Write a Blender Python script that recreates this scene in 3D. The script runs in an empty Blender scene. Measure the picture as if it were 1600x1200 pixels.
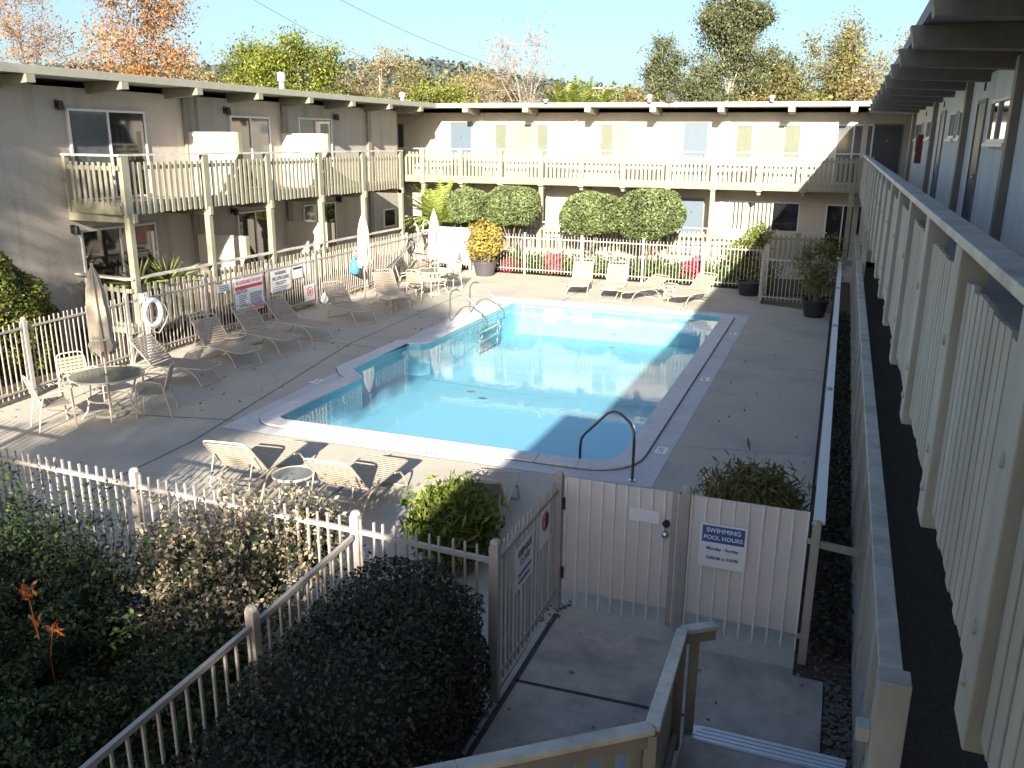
import bpy, bmesh, math, random
import numpy as np
from mathutils import Vector, Matrix
R = math.radians
SC = bpy.context.scene
COL = SC.collection

# ---------------------------------------------------------------- camera
cam_d = bpy.data.cameras.new('camera')
cam = bpy.data.objects.new('camera', cam_d); COL.objects.link(cam)
cam_d.sensor_width = 36.0; cam_d.sensor_fit = 'HORIZONTAL'
cam_d.lens = 36.0*1345.247/1600.0
cam_d.clip_start = 0.05; cam_d.clip_end = 4000
YAW, PITCH, ROLL = -0.3583, 0.2762, -0.0091
cy, sy, cp, sp = math.cos(YAW), math.sin(YAW), math.cos(PITCH), math.sin(PITCH)
fwd = Vector((sy*cp, cy*cp, -sp)); rgt = Vector((cy, -sy, 0)); dwn = fwd.cross(rgt)
cr, sr = math.cos(ROLL), math.sin(ROLL)
r2 = rgt*cr + dwn*sr; d2 = dwn*cr - rgt*sr
mw = Matrix((r2, -d2, -fwd)).transposed().to_4x4()
mw.translation = Vector((0, 0, 4.6)); cam.matrix_world = mw
SC.camera = cam

# ---------------------------------------------------------------- light
SUN_DIR = Vector((-0.274, 1.0, -0.39)).normalized()      # the way the light travels
sun_el = math.asin(-SUN_DIR.z); sun_az = math.atan2(-SUN_DIR.x, -SUN_DIR.y)   # from +Y towards +X
w = bpy.data.worlds.new('World'); SC.world = w; w.use_nodes = True
wn = w.node_tree; bg = wn.nodes['Background']
sky = wn.nodes.new('ShaderNodeTexSky'); sky.sky_type = 'NISHITA'; sky.sun_disc = False
sky.sun_elevation = sun_el; sky.sun_rotation = sun_az
sky.air_density = 1.0; sky.dust_density = 2.2; sky.ozone_density = 3.2; sky.altitude = 50
wn.links.new(sky.outputs[0], bg.inputs[0]); bg.inputs[1].default_value = 0.067
sd = bpy.data.lights.new('sun', 'SUN'); sd.energy = 5.0; sd.angle = R(0.55); sd.color = (1.0, 0.93, 0.80)
so = bpy.data.objects.new('sun', sd); COL.objects.link(so)
so.rotation_euler = SUN_DIR.to_track_quat('-Z', 'Y').to_euler(); so.location = (20, -60, 60)
SC.view_settings.view_transform = 'Standard'; SC.view_settings.look = 'None'
SC.view_settings.exposure = 1.75; SC.view_settings.gamma = 1.0
SC.cycles.max_bounces = 9; SC.cycles.diffuse_bounces = 6; SC.cycles.glossy_bounces = 3
SC.cycles.transparent_max_bounces = 12; SC.cycles.transmission_bounces = 4
SC.cycles.caustics_reflective = False; SC.cycles.caustics_refractive = False
SC.cycles.use_denoising = True

# ---------------------------------------------------------------- helpers
LOC = {}
def off_of(o): return LOC.get(o.name, Vector((0, 0, 0))) if o else Vector((0, 0, 0))
def tag(o, label=None, cat=None, group=None, kind=None):
    if label: o['label'] = label
    if cat: o['category'] = cat
    if group: o['group'] = group
    if kind: o['kind'] = kind
    return o
def thing(name, label, cat, loc=(0, 0, 0), group=None, local=False, rz=0):
    o = bpy.data.objects.new(name, None); COL.objects.link(o); o.empty_display_size = .2
    o.location = loc; o.rotation_euler = (0, 0, rz)
    LOC[o.name] = Vector((0, 0, 0)) if local else Vector(loc)
    return tag(o, label, cat, group)

class MB:
    def __init__(s): s.v = []; s.f = []; s.m = []
    def add(s, vs, fs, mi=0):
        n = len(s.v); s.v += [tuple(q) for q in vs]; s.f += [tuple(i+n for i in f) for f in fs]; s.m += [mi]*len(fs); return s
    def box(s, a, b, mi=0):
        x0, y0, z0 = (min(p, q) for p, q in zip(a, b)); x1, y1, z1 = (max(p, q) for p, q in zip(a, b))
        return s.add([(x0,y0,z0),(x1,y0,z0),(x1,y1,z0),(x0,y1,z0),(x0,y0,z1),(x1,y0,z1),(x1,y1,z1),(x0,y1,z1)],
                     [(0,3,2,1),(4,5,6,7),(0,1,5,4),(1,2,6,5),(2,3,7,6),(3,0,4,7)], mi)
    def bar(s, p, q, wd, ht, up=(0, 0, 1), mi=0):
        p, q = Vector(p), Vector(q); d = (q-p).normalized(); u = Vector(up)
        if abs(d.dot(u)) > .98: u = Vector((0, 1, 0)) if abs(d.y) < .9 else Vector((1, 0, 0))
        l = d.cross(u).normalized(); u = l.cross(d).normalized(); a, b = l*(wd/2), u*(ht/2)
        return s.add([p-a-b, p+a-b, p+a+b, p-a+b, q-a-b, q+a-b, q+a+b, q-a+b],
                     [(0,3,2,1),(4,5,6,7),(0,1,5,4),(1,2,6,5),(2,3,7,6),(3,0,4,7)], mi)
    def tube(s, pts, r, n=8, closed=False, mi=0):
        pts = [Vector(p) for p in pts]; N = len(pts); rs = r if isinstance(r, (list, tuple)) else [r]*N
        ref = None; rings = []
        for i, p in enumerate(pts):
            if closed: t = pts[(i+1) % N]-pts[i-1]
            else: t = pts[min(i+1, N-1)]-pts[max(i-1, 0)]
            if t.length < 1e-9: t = Vector((0, 0, 1))
            t.normalize()
            if ref is None: ref = Vector((0, 0, 1)) if abs(t.z) < .9 else Vector((1, 0, 0))
            b = t.cross(ref)
            if b.length < 1e-6: b = t.orthogonal()
            b.normalize(); ref = b.cross(t).normalized()
            rings.append([p+(ref*math.cos(2*math.pi*k/n)+b*math.sin(2*math.pi*k/n))*rs[i] for k in range(n)])
        vs = [q for rg in rings for q in rg]; fs = []
        for i in range(N if closed else N-1):
            j = (i+1) % N
            for k in range(n): fs.append((i*n+k, i*n+(k+1) % n, j*n+(k+1) % n, j*n+k))
        if not closed: fs.append(tuple(range(n))[::-1]); fs.append(tuple((N-1)*n+k for k in range(n)))
        return s.add(vs, fs, mi)
    def lathe(s, prof, n=24, c=(0, 0, 0), mi=0):
        vs = []; fs = []; m = len(prof)
        for k in range(n):
            a = 2*math.pi*k/n
            for r, z in prof: vs.append((c[0]+r*math.cos(a), c[1]+r*math.sin(a), c[2]+z))
        for k in range(n):
            j = (k+1) % n
            for i in range(m-1): fs.append((k*m+i, j*m+i, j*m+i+1, k*m+i+1))
        return s.add(vs, fs, mi)
    def prism(s, poly, z0, z1, mi=0):
        n = len(poly); vs = [(x, y, z0) for x, y in poly]+[(x, y, z1) for x, y in poly]
        return s.add(vs, [tuple(range(n))[::-1], tuple(range(n, 2*n))]+[(i, (i+1) % n, n+(i+1) % n, n+i) for i in range(n)], mi)
    def quad(s, *q, mi=0): return s.add(q, [tuple(range(len(q)))], mi)
    def build(s, name, mats, parent=None, smooth=False, bev=0, origin=None):
        o_ = off_of(parent) if parent else Vector(origin or (0, 0, 0))
        me = bpy.data.meshes.new(name); me.from_pydata([tuple(Vector(q)-o_) for q in s.v], [], s.f)
        mats = mats if isinstance(mats, (list, tuple)) else [mats]
        for m in mats: me.materials.append(m)
        if len(mats) > 1: me.polygons.foreach_set('material_index', s.m)
        if smooth:
            me.polygons.foreach_set('use_smooth', [True]*len(me.polygons))
            try: me.set_sharp_from_angle(angle=R(40))
            except Exception: pass
        me.update(); o = bpy.data.objects.new(name, me); COL.objects.link(o)
        if parent: o.parent = parent
        else: o.location = o_
        LOC[o.name] = o_
        if bev:
            b = o.modifiers.new('bevel', 'BEVEL'); b.width = bev; b.segments = 2; b.limit_method = 'ANGLE'
        return o

def copy_tree(o, parent=None):
    c = o.copy(); COL.objects.link(c); LOC[c.name] = LOC.get(o.name, Vector())
    if parent: c.parent = parent; c.matrix_parent_inverse = o.matrix_parent_inverse.copy()
    for ch in list(o.children): copy_tree(ch, c)
    return c

# ---------------------------------------------------------------- materials
M = {}
def pmat(name, col, rough=.6, var=.12, scale=6., bump=0., bscale=60., metal=0., spec=.5, stain=0., stain_scale=.6, stain_col=None, stretch=None, coat=0., streak=0.):
    m = bpy.data.materials.new(name); m.use_nodes = True; nt = m.node_tree; N, L = nt.nodes, nt.links
    b = N['Principled BSDF']; tc = N.new('ShaderNodeTexCoord'); mp = N.new('ShaderNodeMapping')
    if stretch: mp.inputs['Scale'].default_value = stretch
    geo = N.new('ShaderNodeNewGeometry'); L.new(geo.outputs['Position'], mp.inputs[0])
    if stretch == 'obj': pass
    n1 = N.new('ShaderNodeTexNoise'); n1.inputs['Scale'].default_value = scale; n1.inputs['Detail'].default_value = 7; n1.inputs['Roughness'].default_value = .65
    L.new(mp.outputs[0], n1.inputs[0])
    rp = N.new('ShaderNodeMapRange'); rp.inputs[1].default_value = .3; rp.inputs[2].default_value = .7
    L.new(n1.outputs[0], rp.inputs[0])
    mx = N.new('ShaderNodeMix'); mx.data_type = 'RGBA'
    mx.inputs[6].default_value = tuple(c*(1-var) for c in col)+(1,); mx.inputs[7].default_value = tuple(min(1, c*(1+var)) for c in col)+(1,)
    L.new(rp.outputs[0], mx.inputs[0]); out = mx.outputs[2]
    if stain:
        n2 = N.new('ShaderNodeTexNoise'); n2.inputs['Scale'].default_value = stain_scale; n2.inputs['Detail'].default_value = 9; n2.inputs['Roughness'].default_value = .6
        L.new(mp.outputs[0], n2.inputs[0])
        r2_ = N.new('ShaderNodeMapRange'); r2_.inputs[1].default_value = .47; r2_.inputs[2].default_value = .68; r2_.inputs[4].default_value = stain
        L.new(n2.outputs[0], r2_.inputs[0]); m2 = N.new('ShaderNodeMix'); m2.data_type = 'RGBA'
        L.new(r2_.outputs[0], m2.inputs[0]); L.new(out, m2.inputs[6]); m2.inputs[7].default_value = tuple(stain_col or [c*.45 for c in col])+(1,)
        out = m2.outputs[2]
    if streak:
        mp2 = N.new('ShaderNodeMapping'); mp2.inputs['Scale'].default_value = (1, 1, .09); L.new(geo.outputs['Position'], mp2.inputs[0])
        n4 = N.new('ShaderNodeTexNoise'); n4.inputs['Scale'].default_value = 3.2; n4.inputs['Detail'].default_value = 6; L.new(mp2.outputs[0], n4.inputs[0])
        r4 = N.new('ShaderNodeMapRange'); r4.inputs[1].default_value = .5; r4.inputs[2].default_value = .72; r4.inputs[4].default_value = streak; L.new(n4.outputs[0], r4.inputs[0])
        m4 = N.new('ShaderNodeMix'); m4.data_type = 'RGBA'; L.new(r4.outputs[0], m4.inputs[0]); L.new(out, m4.inputs[6]); m4.inputs[7].default_value = tuple(c*.62 for c in col)+(1,); out = m4.outputs[2]
    L.new(out, b.inputs['Base Color']); b.inputs['Roughness'].default_value = rough; b.inputs['Metallic'].default_value = metal
    b.inputs['Specular IOR Level'].default_value = spec; b.inputs['Coat Weight'].default_value = coat
    if bump:
        n3 = N.new('ShaderNodeTexNoise'); n3.inputs['Scale'].default_value = bscale; n3.inputs['Detail'].default_value = 5
        L.new(mp.outputs[0], n3.inputs[0]); bp = N.new('ShaderNodeBump'); bp.inputs['Strength'].default_value = bump; bp.inputs['Distance'].default_value = .01
        L.new(n3.outputs[0], bp.inputs['Height']); L.new(bp.outputs[0], b.inputs['Normal'])
    M[name] = m; return m

def leafmat(name, cols, rough=.55, trans=.25, spec=.3):
    m = bpy.data.materials.new(name); m.use_nodes = True; nt = m.node_tree; N, L = nt.nodes, nt.links
    b = N['Principled BSDF']; g = N.new('ShaderNodeNewGeometry'); cr_ = N.new('ShaderNodeValToRGB')
    el = cr_.color_ramp.elements; n = len(cols)
    while len(el) < n: el.new(.5)
    for i, c in enumerate(cols): el[i].position = i/(n-1) if n > 1 else 0; el[i].color = tuple(c)+(1,)
    L.new(g.outputs['Random Per Island'], cr_.inputs[0])
    no = N.new('ShaderNodeTexNoise'); no.inputs['Scale'].default_value = 1.3; no.inputs['Detail'].default_value = 4; L.new(g.outputs['Position'], no.inputs[0])
    mr = N.new('ShaderNodeMapRange'); mr.inputs[1].default_value = .3; mr.inputs[2].default_value = .7; mr.inputs[3].default_value = .7; mr.inputs[4].default_value = 1.3
    L.new(no.outputs[0], mr.inputs[0]); mx = N.new('ShaderNodeVectorMath'); mx.operation = 'SCALE'
    L.new(cr_.outputs[0], mx.inputs[0]); L.new(mr.outputs[0], mx.inputs['Scale'])
    L.new(mx.outputs[0], b.inputs['Base Color']); b.inputs['Roughness'].default_value = rough; b.inputs['Specular IOR Level'].default_value = spec
    t = N.new('ShaderNodeBsdfTranslucent'); L.new(mx.outputs[0], t.inputs[0]); ms = N.new('ShaderNodeMixShader'); ms.inputs[0].default_value = trans
    L.new(b.outputs[0], ms.inputs[1]); L.new(t.outputs[0], ms.inputs[2]); L.new(ms.outputs[0], N['Material Output'].inputs[0])
    M[name] = m; return m

pmat('stucco', (.455, .40, .34), .9, .14, 22, .8, 70, streak=.5, stain=.25, stain_scale=.35, stain_col=(.34, .30, .26))
pmat('stucco_shade_lift', (.82, .79, .73), .9, .12, 22, .8, 70, streak=.5, stain=.35, stain_scale=.5, stain_col=(.55, .53, .50))  # paler than the left stucco, lifting the shaded right wall by colour
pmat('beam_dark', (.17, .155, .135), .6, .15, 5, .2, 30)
pmat('stucco_far', (.52, .465, .39), .9, .06, 3, .5, 90)
pmat('wood_paint', (.255, .238, .175), .55, .14, 5, .25, 30, stain=.35, stain_scale=1.6, stain_col=(.18, .165, .12))
pmat('wood_shade_lift', (.42, .395, .335), .6, .2, 5, .4, 30, streak=.5, stain=.7, stain_scale=1.9, stain_col=(.36, .33, .25), stretch=(1, 1, .35))  # brightened copy of the wood paint, making up for weak light on this wing
pmat('rail_cap', (.52, .49, .42), .5, .18, 7, .3, 40, stain=.8, stain_scale=2.6, stain_col=(.24, .225, .20))
pmat('wood_trim', (.23, .20, .165), .6, .15, 5, .15, 30)
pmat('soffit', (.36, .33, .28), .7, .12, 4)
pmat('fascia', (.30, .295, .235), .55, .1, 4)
pmat('roofing', (.30, .27, .24), .95, .2, 9, .5, 50)
pmat('fence_paint', (.39, .345, .31), .5, .10, 8, .1, 50, stain=.3, stain_scale=3, stain_col=(.40, .33, .28))
pmat('gate_sheet', (.66, .615, .60), .6, .05, 120, .2, 300)
pmat('gate_picket', (.78, .74, .72), .5, .10, 8, .1, 50, stain=.3, stain_scale=3, stain_col=(.5, .42, .36))
pmat('concrete', (.475, .425, .345), .85, .12, 16, .35, 90, stain=.85, stain_scale=.7, stain_col=(.36, .335, .30))
pmat('concrete_grey', (.45, .415, .37), .85, .2, 5, .4, 90, stain=.85, stain_scale=1.3, stain_col=(.24, .225, .205))
pmat('coping', (.66, .63, .62), .75, .08, 10, .2, 80, stain=.25, stain_scale=1.2, stain_col=(.42, .40, .40))
pmat('band', (.58, .56, .555), .8, .10, 10, .2, 80, stain=.3, stain_scale=1.2, stain_col=(.33, .32, .32))
pmat('joint', (.06, .055, .05), .95, .3, 20)
pmat('joint_pale', (.50, .48, .45), .9, .1, 20)
pmat('carpet', (.085, .08, .078), 1., .5, 55, .6, 120, spec=.1)
pmat('soil', (.075, .055, .04), 1., .35, 9, .8, 30)
pmat('ground', (.14, .12, .08), 1., .35, .4, .6, 6)
pmat('hill', (.10, .11, .075), 1., .5, .05)
pmat('stone', (.13, .12, .11), .9, .4, 15)
pmat('plaster', (.30, .55, .67), .6, .03, 1.5)
pmat('tile', (.22, .46, .54), .25, .2, 25)
pmat('white', (.78, .77, .75), .5, .05, 6)
pmat('sign_white', (.80, .80, .80), .4, .03, 8)
pmat('board', (.80, .77, .75), .6, .03, 2)
pmat('blue', (.04, .11, .32), .45, .06, 6)
pmat('red', (.58, .05, .07), .45, .08, 6)
pmat('ink', (.02, .02, .03), .5, .05, 6)
pmat('ink_blue', (.03, .05, .22), .5, .05, 6)
pmat('win_frame', (.66, .65, .63), .4, .05, 6)
pmat('glass_dark', (.012, .014, .016), .04, .3, 2, spec=.9, coat=.6)
pmat('glass_mid', (.10, .11, .115), .08, .25, 2, spec=.8, coat=.6)
pmat('drape', (.215, .22, .18), .25, .08, 3, spec=.4, stretch=(1, 1, .02))
pmat('drape_green', (.15, .16, .115), .25, .08, 3, spec=.4)
pmat('door_blue', (.095, .128, .165), .45, .05, 4)
pmat('door_dark', (.045, .05, .065), .45, .1, 4)
pmat('lamp_black', (.02, .02, .02), .5, .1, 6)
pmat('chrome', (.62, .62, .62), .16, .03, 6, metal=1.)
pmat('dark_steel', (.16, .16, .17), .3, .1, 6, metal=1.)
pmat('alu', (.72, .74, .78), .35, .05, 12, metal=.9)
pmat('strap', (.36, .30, .235), .5, .07, 8)
pmat('frame_cream', (.50, .44, .35), .4, .05, 8)
pmat('table_glass', (.20, .20, .155), .12, .12, 6, spec=.7)
pmat('canvas', (.46, .39, .30), .9, .12, 5, .4, 14)
pmat('ring_white', (.78, .80, .84), .45, .05, 6)
pmat('rope', (.70, .66, .58), .9, .1, 30)
pmat('blue_bag', (.05, .28, .58), .5, .1, 8)
pmat('hose', (.03, .03, .035), .5, .1, 8)
pmat('pot_grey', (.075, .07, .075), .35, .1, 6)
pmat('pot_black', (.025, .025, .027), .45, .1, 6)
pmat('extinguisher_red', (.16, .02, .025), .4, .1, 6)
pmat('bark', (.17, .13, .10), .9, .3, 6, .5, 20)
pmat('bark_pale', (.36, .31, .25), .85, .25, 4, .3, 20)
pmat('bark_grey', (.25, .20, .165), .9, .3, 4, .3, 20)
pmat('twig', (.30, .20, .13), .9, .3, 4)
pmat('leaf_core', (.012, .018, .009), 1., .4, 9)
pmat('sheet_metal', (.55, .57, .60), .4, .05, 6, metal=.6)
leafmat('lf_hedge', [(.07, .105, .03), (.12, .16, .05), (.19, .23, .09), (.30, .33, .17)])
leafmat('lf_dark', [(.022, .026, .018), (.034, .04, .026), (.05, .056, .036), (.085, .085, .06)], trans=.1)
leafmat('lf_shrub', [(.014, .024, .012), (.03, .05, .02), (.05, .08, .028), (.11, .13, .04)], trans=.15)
leafmat('lf_bloom', [(.04, .05, .025), (.08, .09, .035), (.26, .20, .14), (.50, .40, .30)], trans=.2)
leafmat('lf_bamboo', [(.05, .09, .012), (.10, .15, .02), (.17, .22, .03), (.30, .30, .06)], trans=.3)
leafmat('lf_yellow', [(.24, .18, .03), (.36, .27, .05), (.46, .35, .08), (.28, .26, .10)], trans=.3)
leafmat('lf_olive', [(.10, .10, .03), (.16, .15, .05), (.22, .18, .05), (.13, .13, .05)], trans=.25)
leafmat('lf_palm', [(.22, .30, .05), (.34, .42, .09), (.52, .54, .18)], trans=.35)
leafmat('lf_orange', [(.20, .09, .04), (.36, .16, .05), (.46, .23, .08), (.26, .19, .07)], trans=.35)
leafmat('lf_green', [(.05, .08, .015), (.10, .14, .025), (.20, .22, .03), (.34, .30, .05)], trans=.25)
leafmat('lf_brown', [(.16, .12, .05), (.24, .18, .08), (.32, .24, .10), (.15, .15, .05)], trans=.25)
leafmat('lf_euc', [(.045, .06, .03), (.08, .10, .045), (.13, .14, .065), (.20, .19, .09)], trans=.2)
leafmat('lf_cover', [(.03, .07, .015), (.07, .13, .03), (.13, .20, .04)], trans=.25)
leafmat('lf_red', [(.42, .03, .06), (.60, .06, .10), (.70, .14, .20)], trans=.25)
leafmat('lf_spike', [(.12, .16, .04), (.20, .26, .06), (.36, .34, .12)], trans=.3)
leafmat('lf_stalk', [(.45, .10, .02), (.62, .18, .05), (.55, .28, .12)], trans=.3)
leafmat('lf_hill', [(.035, .05, .045), (.05, .07, .06), (.075, .09, .07), (.12, .115, .09)], trans=.1)

m = pmat('drape_stripe', (.40, .39, .30), .3); nt = m.node_tree; wv = nt.nodes.new('ShaderNodeTexWave'); wv.bands_direction = 'X'; wv.inputs['Scale'].default_value = 2.2; g_ = nt.nodes.new('ShaderNodeNewGeometry')
nt.links.new(g_.outputs['Position'], wv.inputs[0]); r_ = nt.nodes.new('ShaderNodeValToRGB'); r_.color_ramp.elements[0].color = (.03, .03, .02, 1); r_.color_ramp.elements[1].color = (.42, .41, .31, 1); r_.color_ramp.elements[0].position = .15; r_.color_ramp.elements[1].position = .45
nt.links.new(wv.outputs[0], r_.inputs[0]); nt.links.new(r_.outputs[0], nt.nodes['Principled BSDF'].inputs['Base Color'])
# ---------------------------------------------------------------- setting: ground, deck, pool
def poly_sheet(name, outer, holes, z, mat, kind='structure', thick=.12, extra=None):
    bm = bmesh.new()
    for loop in [outer]+holes:
        vs = [bm.verts.new((x, y, z)) for x, y in loop]
        for i in range(len(vs)): bm.edges.new((vs[i], vs[(i+1) % len(vs)]))
    bmesh.ops.triangle_fill(bm, use_beauty=True, use_dissolve=False, edges=bm.edges[:])
    for f in bm.faces:
        if f.normal.z < 0: f.normal_flip()
    me = bpy.data.meshes.new(name); bm.to_mesh(me); bm.free()
    o = bpy.data.objects.new(name, me); COL.objects.link(o)
    for m in (mat if isinstance(mat, list) else [mat]): me.materials.append(m)
    if kind: o['kind'] = kind
    return o

def rounded(poly, rads, n=6):
    out = []; N = len(poly)
    for i, p in enumerate(poly):
        r = rads[i]
        if r <= 0: out.append(p); continue
        p = Vector(p); a = (Vector(poly[i-1])-p).normalized(); b = (Vector(poly[(i+1) % N])-p).normalized()
        for k in range(n+1):
            t = k/n; q = p+a*r*(1-t)**2+b*r*t**2
            out.append((q.x, q.y))
    return out
POOL = [(-8.62, 11.55), (-2.70, 11.62), (-2.72, 23.75), (-8.72, 23.62), (-8.72, 17.75), (-8.86, 17.55), (-9.16, 17.42), (-9.16, 15.0), (-9.0, 14.78), (-8.62, 14.45)]
pool_in = rounded(POOL, [.25, .55, .35, .35, 0, 0, 0, 0, 0, 0])
def offset(poly, d):
    out = []; N = len(poly)
    for i in range(N):
        p0, p, p1 = Vector(poly[i-1]), Vector(poly[i]), Vector(poly[(i+1) % N])
        e0 = (p-p0).normalized(); e1 = (p1-p).normalized(); n0 = Vector((e0.y, -e0.x)); n1 = Vector((e1.y, -e1.x))
        b = n0+n1; b = b/max(.35, b.dot(n0)); q = p+b*d; out.append((q.x, q.y))
    return out
cop_out = offset(pool_in, .31)
BAND = [(-9.20, 10.90), (-2.06, 11.0), (-2.06, 24.2), (-9.62, 24.1)]
DECK = [(-14.0, 5.6), (-2.36, 5.6), (-2.36, 7.3), (.02, 7.3), (.0, 25.4), (-2.0, 26.2), (-2.0, 28.6), (-14.4, 28.9)]
g = MB(); S = 900
g.quad((-S, -S, -.12), (S, -S, -.12), (S, S, -.12), (-S, S, -.12))
# ground with a hole for the pool
bpy.context.view_layer.update()
gr = poly_sheet('ground', [(-S, -S), (S, -S), (S, S), (-S, S)], [[(-10, 10.5), (-1.5, 10.5), (-1.5, 24.8), (-10, 24.8)][::-1]], -.10, M['ground'])
deck = poly_sheet('pool_deck', DECK, [BAND[::-1]], 0.0, M['concrete'])
band = poly_sheet('pool_surround', BAND, [cop_out[::-1]], 0.004, M['band'])
# deck joints: thin filled grooves lying on the slab
j = MB()
def strip(a, b, wd, z, mb=j):
    a, b = Vector(a), Vector(b); d = (b-a).normalized(); n_ = Vector((-d.y, d.x))*wd/2
    mb.quad((a.x-n_.x, a.y-n_.y, z), (b.x-n_.x, b.y-n_.y, z), (b.x+n_.x, b.y+n_.y, z), (a.x+n_.x, a.y+n_.y, z))
for a, b in [((-13.9, 10.05), (-13.2, 10.2)), ((-12.6, 10.55), (-9.25, 11.3)), ((-9.15, 10.1), (-10.4, 17.0)), ((-9.16, 10.1), (-9.0, 5.7)), ((-13.9, 17.1), (-9.6, 16.85)), ((-6.0, 10.85), (-6.0, 5.7)),
             ((-7.5, 24.2), (-7.5, 28.6)), ((-10.4, 17), (-10.7, 24)), ((-14.2, 24.0), (-9.6, 23.9)), ((-4.0, 24.2), (-3.9, 28.5))]: strip(a, b, .022, .004)
rk = random.Random(12)
for x, y, ang, n in [(-11.4, 21.8, .4, 9), (-1.2, 15.9, 2.6, 7), (-7.0, 26.4, .9, 8), (-9.9, 12.6, 1.8, 7), (-1.3, 20.6, 1.2, 8)]:
    for k in range(n):
        a2 = ang+rk.uniform(-.6, .6); x2, y2 = x+.28*math.cos(a2), y+.28*math.sin(a2); strip((x, y), (x2, y2), .006, .0035); x, y = x2, y2
tag(j.build('deck_joint', M['joint']), kind='structure')
j2 = MB()
for a, b in [((-2.05, 12.85), (.0, 13.25)), ((-2.05, 24.25), (0, 24.2)), ((-2.05, 18.4), (0, 18.6)), ((-2.05, 11.0), (-2.3, 7.6))]: strip(a, b, .03, .005, j2)
tag(j2.build('deck_joint', M['joint_pale']), kind='structure')
PATH = [(-2.3, 2.2), (.28, 2.2), (.28, 7.18), (.02, 7.19), (.02, 7.302), (-2.36, 7.302)]
path = poly_sheet('path', PATH, [], 0.002, M['concrete_grey'])
j3 = MB(); strip((-2.27, 2.2), (-2.27, 7.4), .05, .007, j3); strip((-2.27, 6.21), (-.75, 6.27), .035, .007, j3)
tag(j3.build('path_joint', M['joint']), kind='structure')
for nm, pl in [('planting_bed', [(-10.2, .5), (-2.3, .5), (-2.3, 5.9), (-10.2, 5.9)]), ('planting_bed', [(-14.2, 28.75), (-1.2, 28.45), (.4, 28.45), (.4, 31.7), (-15.8, 31.5)]),
               ('gravel_bed', [(.02, 7.18), (.28, 7.18), (.28, 2.2), (.5, 2.2), (.5, 31.7), (.02, 31.7)]), ('planting_bed', [(-14.25, 4), (-13.9, 4), (-14.15, 29), (-14.25, 29)]), ('planting_bed', [(-15.7, 4), (-14.25, 4), (-14.25, 14.4), (-15.7, 14.4)])]:
    poly_sheet(nm, pl, [], -.03 if nm == 'planting_bed' else -.02, M['soil'])

# pool shell
WZ = -.05
pl = thing('swimming_pool', 'rectangular swimming pool of pale blue plaster with white coping and blue water', 'pool', (-5.7, 17.6, 0))
b = MB(); N = len(pool_in)
def bottom(y):
    t = y-11.5; return -.17-.33*t if t < 1.25 else -.5825-.035*(t-1.25)
b.add([(x, y, -.30) for x, y in pool_in]+[(x, y, -1.25) for x, y in pool_in], [(i, N+i, N+(i+1) % N, (i+1) % N) for i in range(N)])
ys_ = [11.35, 11.6, 11.9, 12.2, 12.5, 12.75]+[13+k for k in range(12)]; nb = len(b.v)
b.add([(x, y, bottom(y)) for y in ys_ for x in (-9.3, -6, -2.6)], [(i*3+j_, i*3+j_+1, i*3+j_+4, i*3+j_+3) for i in range(len(ys_)-1) for j_ in range(2)])
b.build('basin', M['plaster'], pl)
b = MB(); b.add([(x, y, -.30) for x, y in pool_in]+[(x, y, .012) for x, y in pool_in], [(N+i, i, (i+1) % N, N+(i+1) % N) for i in range(N)])
b.build('tile_band', M['tile'], pl)
b = MB()
ln = 0; segs = []
for i in range(N):
    a, c = Vector(pool_in[i]), Vector(pool_in[(i+1) % N]); ao, co = Vector(cop_out[i]), Vector(cop_out[(i+1) % N])
    k = max(1, round((c-a).length/.62))
    for q in range(k):
        t0, t1 = q/k, (q+1)/k; gp = .005/max(.01, (c-a).length)
        if k > 1 or (c-a).length > .3: t0 += gp; t1 -= gp
        p0, p1, p2, p3 = a.lerp(c, t0), a.lerp(c, t1), ao.lerp(co, t1), ao.lerp(co, t0)
        n_ = (p0-p3).normalized()*.025; n2 = (p1-p2).normalized()*.025
        P = [p0+n_, p1+n2, p2, p3]
        b.add([(v.x, v.y, .008) for v in P]+[(v.x, v.y, .045) for v in P], [(3, 2, 1, 0), (4, 5, 6, 7), (0, 1, 5, 4), (1, 2, 6, 5), (2, 3, 7, 6), (3, 0, 4, 7)])
b.build('coping', M['coping'], pl, bev=.008)
b = MB()
for i in range(N):
    a, c = cop_out[i], cop_out[(i+1) % N]; strip(a, c, .03, .010, b)
for i in range(N):
    a, c = pool_in[i], cop_out[i]
    b.quad((*pool_in[i], .007), (*cop_out[i], .007), (*cop_out[(i+1) % N], .007), (*pool_in[(i+1) % N], .007))
b.build('coping_joint', M['joint'], pl)
b = MB(); strip((-8.6, 17.25), (-2.75, 16.5), (.055), bottom(17.25)+.012, b)
b.build('depth_line', M['tile'], pl)
for k, (rr, zz) in enumerate(((1.35, -.42), (.95, -.27))):
    b = MB(); pts = [(-2.72, 11.64), (-2.72, 11.64+rr)]+[(-2.72-rr*math.sin(t*math.pi/2/8), 11.64+rr*math.cos(t*math.pi/2/8)) for t in range(1, 9)]
    b.prism(pts, -1.0, zz); b.build('entry_step', M['plaster'], pl)
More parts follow.
